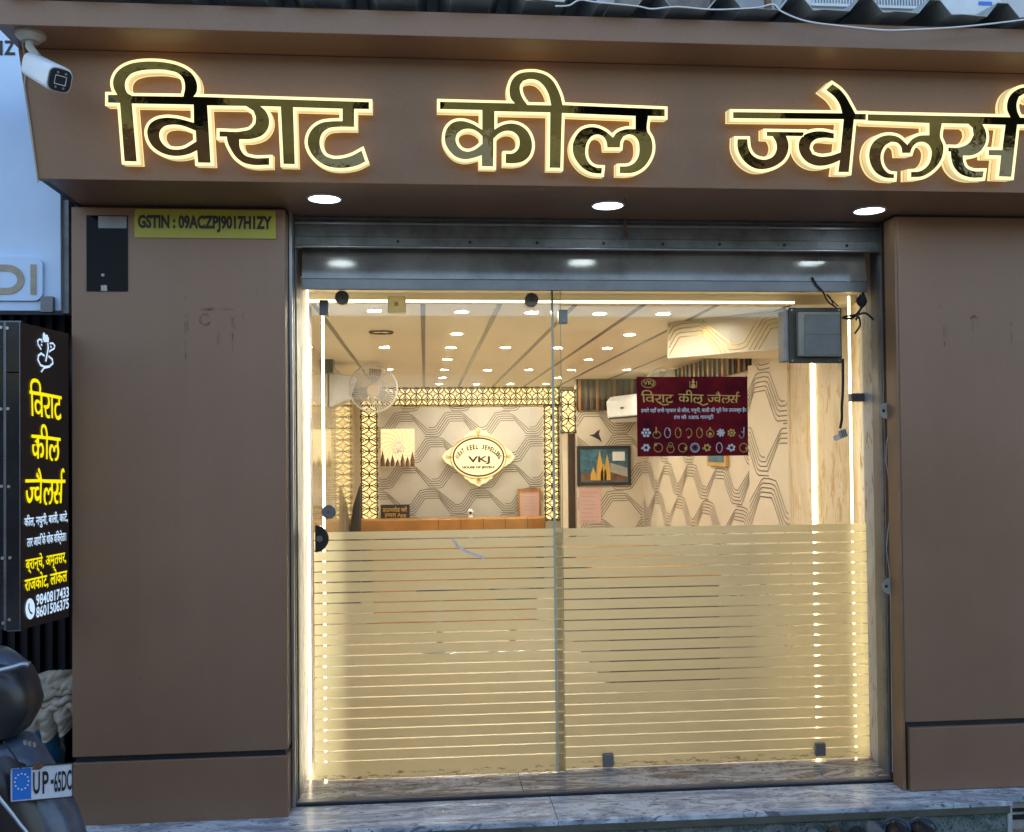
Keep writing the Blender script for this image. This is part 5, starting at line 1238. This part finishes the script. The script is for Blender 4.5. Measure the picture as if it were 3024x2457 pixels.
# draped cloth: gathered folds hanging from a crate top
zc1 = on(150, 1968, YC).z; zc2 = on(150, 2165, YC).z
XA, XB = on(74, 2000, YC - .02).x, XL0 - .006
m = MB(); nu, nv = 80, 60
vs = []
def hsh(a_, b_): return math.sin(a_ * 3.1 + 1.7 * math.sin(b_ * 2.3)) * math.cos(b_ * 2.7 + 1.3 * math.sin(a_ * 1.9))
for j in range(nv + 1):
    v = j / nv
    for i in range(nu + 1):
        u_ = i / nu
        x = XA + (XB - XA) * u_; hem = zc2 + (.05 * max(0, u_ - .35) if u_ > .35 else .10 * (.35 - u_)) + .012 * math.sin(u_ * 23)
        z = zc1 - .035 * (1 - u_) ** 2 - (zc1 - hem) * v
        low = max(0., (v - .42) / .58)
        belt = math.exp(-((v - .40) / .03) ** 2) + .6 * math.exp(-((v - .47 - .05 * u_) / .018) ** 2)
        d_ = .020 * hsh(u_ * 3.4 + v, v * 5.0) * (1 - low) + .006 * hsh(u_ * 7 + 2, v * 9 + u_ * 4) + .026 * low * math.sin(u_ * 21 - v * 9 + math.sin(v * 7) * 1.5) + .0015 * hsh(u_ * 20, v * 22)
        vs.append((x, YC - .07 - .045 * math.sin(PI * min(1, v * 1.05)) - d_ + .035 * belt, z))
m.add(vs, [(j * (nu + 1) + i, j * (nu + 1) + i + 1, (j + 1) * (nu + 1) + i + 1, (j + 1) * (nu + 1) + i) for j in range(nv) for i in range(nu)])
top = []
o = solo(m, 'dust_cloth', 'cloth', 'crumpled beige dust cloth bundled beside the left pilaster', 'cloth', smooth=False)
o.data.polygons.foreach_set('use_smooth', [True] * len(o.data.polygons)); md = o.modifiers.new('thick', 'SOLIDIFY'); md.thickness = .006

# ------------------------------------------------------------------ scooter at the lower left
YS = -.85
sc_ = thing('parked_scooter', 'dusty navy scooter with European style number plate parked at the left', 'scooter', (on(60, 2400, YS).x, YS, GZ))
def ringxy(cx_, cy_, z_, rx, ry, n=28, e=.8): return [(cx_ + rx * (abs(math.cos(a)) ** e) * (1 if math.cos(a) > 0 else -1), cy_ + ry * (abs(math.sin(a)) ** e) * (1 if math.sin(a) > 0 else -1), z_) for a in [2 * PI * i / n for i in range(n)]]
def body(nm, mt, prof, cx0, par=sc_, ry=.12, e=.8, yoff=0.):
    rings = []
    for px, py, l in prof:      # right silhouette pixel and half width
        p_ = on(px, py, YS + yoff); rings.append(ringxy(p_.x - l, YS + yoff, p_.z, l, ry * min(1, l / .12), e=e))
    return MB().loft(rings).build(nm, mt, par, smooth=True)
body('handlebar_cowl', 'black', [(40, 2172, .07), (75, 2155, .12), (108, 2100, .17), (117, 2070, .19), (105, 2020, .19), (85, 1978, .18), (66, 1962, .17), (30, 1948, .13)], 0, ry=.13, e=.7)
body('windscreen', 'navy', [(74, 1961, .17), (60, 1950, .17), (40, 1935, .155), (15, 1922, .13), (-10, 1914, .08)], 0, ry=.11, yoff=.01)
MB().tube(cr([on(x, y, YS - .13) for x, y in [(-60, 1992), (-10, 1982), (40, 1970), (66, 1962), (84, 1962)]]), .008, 8).build('brake_lever', 'alu', sc_, smooth=True)
MB().tube([on(84, 1962, YS - .13), on(86, 1963, YS - .13)], .011, 8).build('lever_ball', 'alu', sc_, smooth=True)
body('steering_neck', 'greyw', [(60, 2200, .08), (90, 2160, .09), (112, 2110, .10), (114, 2090, .08)], 0, ry=.07, yoff=.10)
body('front_apron', 'navy', [(268, 2600, .24), (258, 2520, .25), (245, 2457, .25), (225, 2400, .245), (200, 2350, .235), (172, 2300, .22), (150, 2265, .205), (122, 2222, .18), (92, 2190, .15), (60, 2176, .11)], 0, ry=.15, e=.85)
body('front_apron_panel', 'black', [(232, 2520, .17), (190, 2400, .17), (150, 2300, .15), (112, 2235, .12), (80, 2195, .09)], 0, ry=.165, e=.9, yoff=-.01)
m = MB(); m.tube(cr([on(x, y, YS - .185) for x, y in [(-30, 2320), (0, 2358), (30, 2395), (60, 2435), (78, 2457), (110, 2510)]]), .006, 6); m.build('chrome_trim', 'alu', sc_, smooth=True)
m = MB(); m.loft([[on(-60 + 50 * math.cos(a) * k_ , 2440 + 75 * math.sin(a) * k_, YS - .15 - dd) for a in [i * PI / 10 for i in range(20)]] for k_, dd in ((1., 0), (.95, .03), (.7, .055), (.3, .07))]); m.build('headlight', 'white', sc_, smooth=True)
# plate
PA, PB = on(30, 2318, YS - .17), on(214, 2303, YS - .09)
pu = (PB - PA); pu.z = 0; LP = pu.length; pu.normalize(); pn = Vector((pu.y, -pu.x, 0)); pn = pn if pn.y < 0 else -pn
sl = (on(214, 2303, YS - .09).z - PA.z) / LP; pw = Vector((0, 0, 1))
hh = .052
def pp(u_, v_, lift=0): return PA + pu * u_ + Z_ * (v_ + sl * u_) + pn * lift
MB().prism([pp(0, -hh), pp(LP, -hh), pp(LP, hh), pp(0, hh)], -pn * .004).build('number_plate', 'plate', sc_)
MB().prism([pp(.006, -hh + .005, .001), pp(LP * .33, -hh + .005, .001), pp(LP * .33, hh - .005, .001), pp(.006, hh - .005, .001)], -pn * .0008).build('plate_band', 'eu', sc_)
m = MB()
for k in range(12):
    a = k * PI / 6; c_ = pp(LP * .18 + .019 * math.cos(a), .008 + .024 * math.sin(a), .0022); m.add([c_ + pu * .003 * math.cos(q) + Z_ * .003 * math.sin(q) for q in [i * 2 * PI / 5 for i in range(5)]], [(0, 1, 2, 3, 4)])
m.build('plate_stars', 'white', sc_)
m = MB()
for s_, u0, u1, h_ in (('U', LP * .36, LP * .47, .034), ('P', LP * .51, LP * .61, .034), ('-', LP * .645, LP * .69, .006), ('65DC', LP * .70, LP * .985, .032)):
    vs, fs = textmesh(s_, .02); put2d(m, vs, fs, PA + Z_ * sl * (u0 + u1) / 2, pu, Z_, pn, u0, u1, -h_, h_, .002)
m.build('plate_lettering', 'ink', sc_)
m = MB(); m.tube([pp(0, -hh, .002), pp(LP, -hh, .002), pp(LP, hh, .002), pp(0, hh, .002)], .0025, 6, True); m.build('plate_rim', 'black', sc_)
wx = on(130, 2400, YS).x - .1
def wheel(x, y):
    rings = []; w = MB(); R_, r_ = .21, .045
    vs = []; fs = []; n1, n2 = 28, 10
    for i in range(n1):
        a = 2 * PI * i / n1
        for j in range(n2):
            b = 2 * PI * j / n2; rr_ = R_ - r_ + r_ * math.cos(b); vs.append((x + rr_ * math.cos(a), y + r_ * math.sin(b), GZ + R_ + rr_ * math.sin(a)))
    fs = [(i * n2 + j, ((i + 1) % n1) * n2 + j, ((i + 1) % n1) * n2 + (j + 1) % n2, i * n2 + (j + 1) % n2) for i in range(n1) for j in range(n2)]
    o = MB().add(vs, fs).build('wheel', 'rubber', sc_, smooth=True); MB().cyl((x, y - .03, GZ + R_), (x, y + .03, GZ + R_), .12, n=20).build('rim', 'alu_d', o)
wheel(wx, YS); wheel(wx - 1.2, YS)
MB().box((wx - .95, YS - .12, GZ + .22), (wx - .2, YS + .12, GZ + .34)).build('footboard', 'navy', sc_, bev=.02)
MB().box((wx - 1.45, YS - .14, GZ + .3), (wx - .7, YS + .14, GZ + .62)).build('rear_body', 'navy', sc_, bev=.06)
MB().box((wx - 1.4, YS - .12, GZ + .621), (wx - .68, YS + .12, GZ + .72)).build('seat', 'black', sc_, bev=.03)

m = MB(); m.tube(cr([on(x, y, YS - .19) for x, y in [(10, 2190), (30, 2215), (50, 2245), (62, 2270)]]), .0025, 5); m.build('panel_seam', 'rubber', sc_)
m = MB()
for k, (x_, y_) in enumerate(((70, 2188), (84, 2191), (98, 2194))):
    m.prism([on(x_, y_ + 12, YS - .20), on(x_ + 7, y_ + 13, YS - .20), on(x_ + 5, y_, YS - .20), on(x_ - 2, y_ - 1, YS - .20)], (0, .01, 0))
m.build('chrome_badge', 'alu', sc_)
m = MB(); m.prism([on(94, 2274, YS - .185), on(118, 2273, YS - .185), on(112, 2258, YS - .185), on(99, 2258, YS - .185)], (0, .03, 0)); m.build('plate_bracket', 'rust', sc_)
# grime along the foot of the glass and grit on the landing
random.seed(11)
for par, xa_, xb2, Y in ((ld, xs0, xs1, YD), (rd, xf0, XG1, YG)):
    m = MB(); x = xa_ + .02
    while x < xb2 - .05:
        l_ = random.uniform(.01, .08); z = random.uniform(.004, .030); wv = random.uniform(.003, .010)
        pts_ = [(x + l_ * k / 5, Y - .0016, .006 + z + random.uniform(-.004, .004)) for k in range(6)]
        m.ribbon(pts_, wv, FR, .0004 + random.uniform(0, .0008)); x += l_ * random.uniform(.3, 1.2)
    m.build('grime', 'smear', par, kind='stuff')
m = MB()
def gritat(x, y, r_):
    a_ = random.uniform(0, 6.28); p_ = [(x + r_ * math.cos(a_ + k * 2.09), y + r_ * math.sin(a_ + k * 2.09), .0006) for k in range(3)]
    m.add(p_ + [(x, y, r_ * .9)], [(0, 1, 2), (0, 1, 3), (1, 2, 3), (2, 0, 3)])
for k in range(700):
    q = random.random(); x = random.uniform(XJ0 - .1, XJ1 + .1)
    y = (YG - .03 - abs(random.gauss(0, .02))) if q < .45 else (.175 + abs(random.gauss(0, .02))) if q < .6 else (.115 - abs(random.gauss(0, .015))) if q < .75 else random.uniform(FE + .01, YG - .04)
    if .118 < y < .172: continue
    gritat(x, y, random.uniform(.0008, .0028))
o = m.build('grit', 'darkwood'); o['kind'] = 'stuff'; o['label'] = 'fine dark grit and dust scattered over the marble landing'; o['category'] = 'grit'
# ------------------------------------------------------------------ shoes left at the foot of the riser
def shoe(px, ln, wd, ht, mt, lab, rot=0., strap=None):
    p = onz(px, 2457, -.165); x = on(px, 2440, FE - .12).x; y = FE - .10
    t = thing('shoe', lab, 'shoe', (x, y, -.165), 'shoes left below the landing')
    rings = []
    for k in range(10):
        a = k / 9; w_ = wd * (.55 + .45 * math.sin(PI * min(1, a * 1.15 + .1))) * (1 if a < .92 else .75); h_ = ht * (1 - .55 * a ** 1.5) * (1 if 0 < k < 9 else .6)
        cx_ = x + math.sin(rot) * (a - .5) * ln; cy_ = y + .06 - math.cos(rot) * a * ln
        rings.append([(cx_ + w_ * math.cos(b) * .5, cy_, -.163 + h_ * (.5 + .5 * math.sin(b) * (abs(math.sin(b)) ** -.3 if abs(math.sin(b)) > .05 else 1))) for b in [2 * PI * i / 16 for i in range(16)]])
    MB().loft(rings).build('upper', mt, t, smooth=True)
    m = MB(); m.box((x - wd * .48, y + .065 - ln, -.1645), (x + wd * .48, y + .065, -.150)); m.build('sole', 'rubber', t, bev=.008)
    if strap:
        m = MB(); m.tube([(x + wd * .46 * math.cos(a), y + .02 - .02 * math.cos(a), -.163 + ht * .75 + ht * .34 * math.sin(a)) for a in [PI * i / 10 for i in range(11)]], .006, 6); m.build('strap', strap, t, smooth=True)
shoe(2415, .25, .085, .115, 'steel_d', 'grey blue shoe, leftmost in the row below the landing')
shoe(2480, .25, .10, .125, 'black', 'black shoe between two grey ones below the landing')
shoe(2545, .24, .085, .118, 'rubber', 'matt black low shoe in the middle of the row')
shoe(2590, .24, .08, .135, 'steel_d', 'second grey blue shoe, just left of the strapped sandals')
shoe(2660, .25, .105, .130, 'black', 'left strapped black sandal at the end of the row', 0, 'navy')
shoe(2740, .25, .105, .128, 'black', 'right strapped black sandal nearest the green mat', .1, 'navy')

# ------------------------------------------------------------------ opposite side of the lane, mirrored in glass and letters
t = thing('opposite_building', 'ochre plastered building across the lane with dark openings', 'building', (1, -10, GZ))
MB().box((-14, -11, GZ), (14, -10, 3.6)).build('wall', 'ochre', t)
for i in range(9):
    x = -12 + i * 2.8
    f = MB().box((x, -9.98, 2.75), (x + 1.1, -9.94, 3.4)).build('window', 'darkwood', t); MB().box((x + .08, -9.935, 2.8), (x + 1.02, -9.93, 3.35)).build('pane', 'wglass', f)
    MB().box((x - .4, -9.97, GZ), (x + 1.6, -9.93, 2.2)).build('shutter', ['steel_d', 'rust', 'darkwood'][i % 3], t)
    MB().hexa([(x - .5, -9.1, 2.3), (x + 1.7, -9.1, 2.3), (x + 1.7, -9.98, 2.7), (x - .5, -9.98, 2.7), (x - .5, -9.1, 2.27), (x + 1.7, -9.1, 2.27), (x + 1.7, -9.98, 2.67), (x - .5, -9.98, 2.67)]).build('awning', ['rust', 'greyw', 'ochre'][i % 3], t)
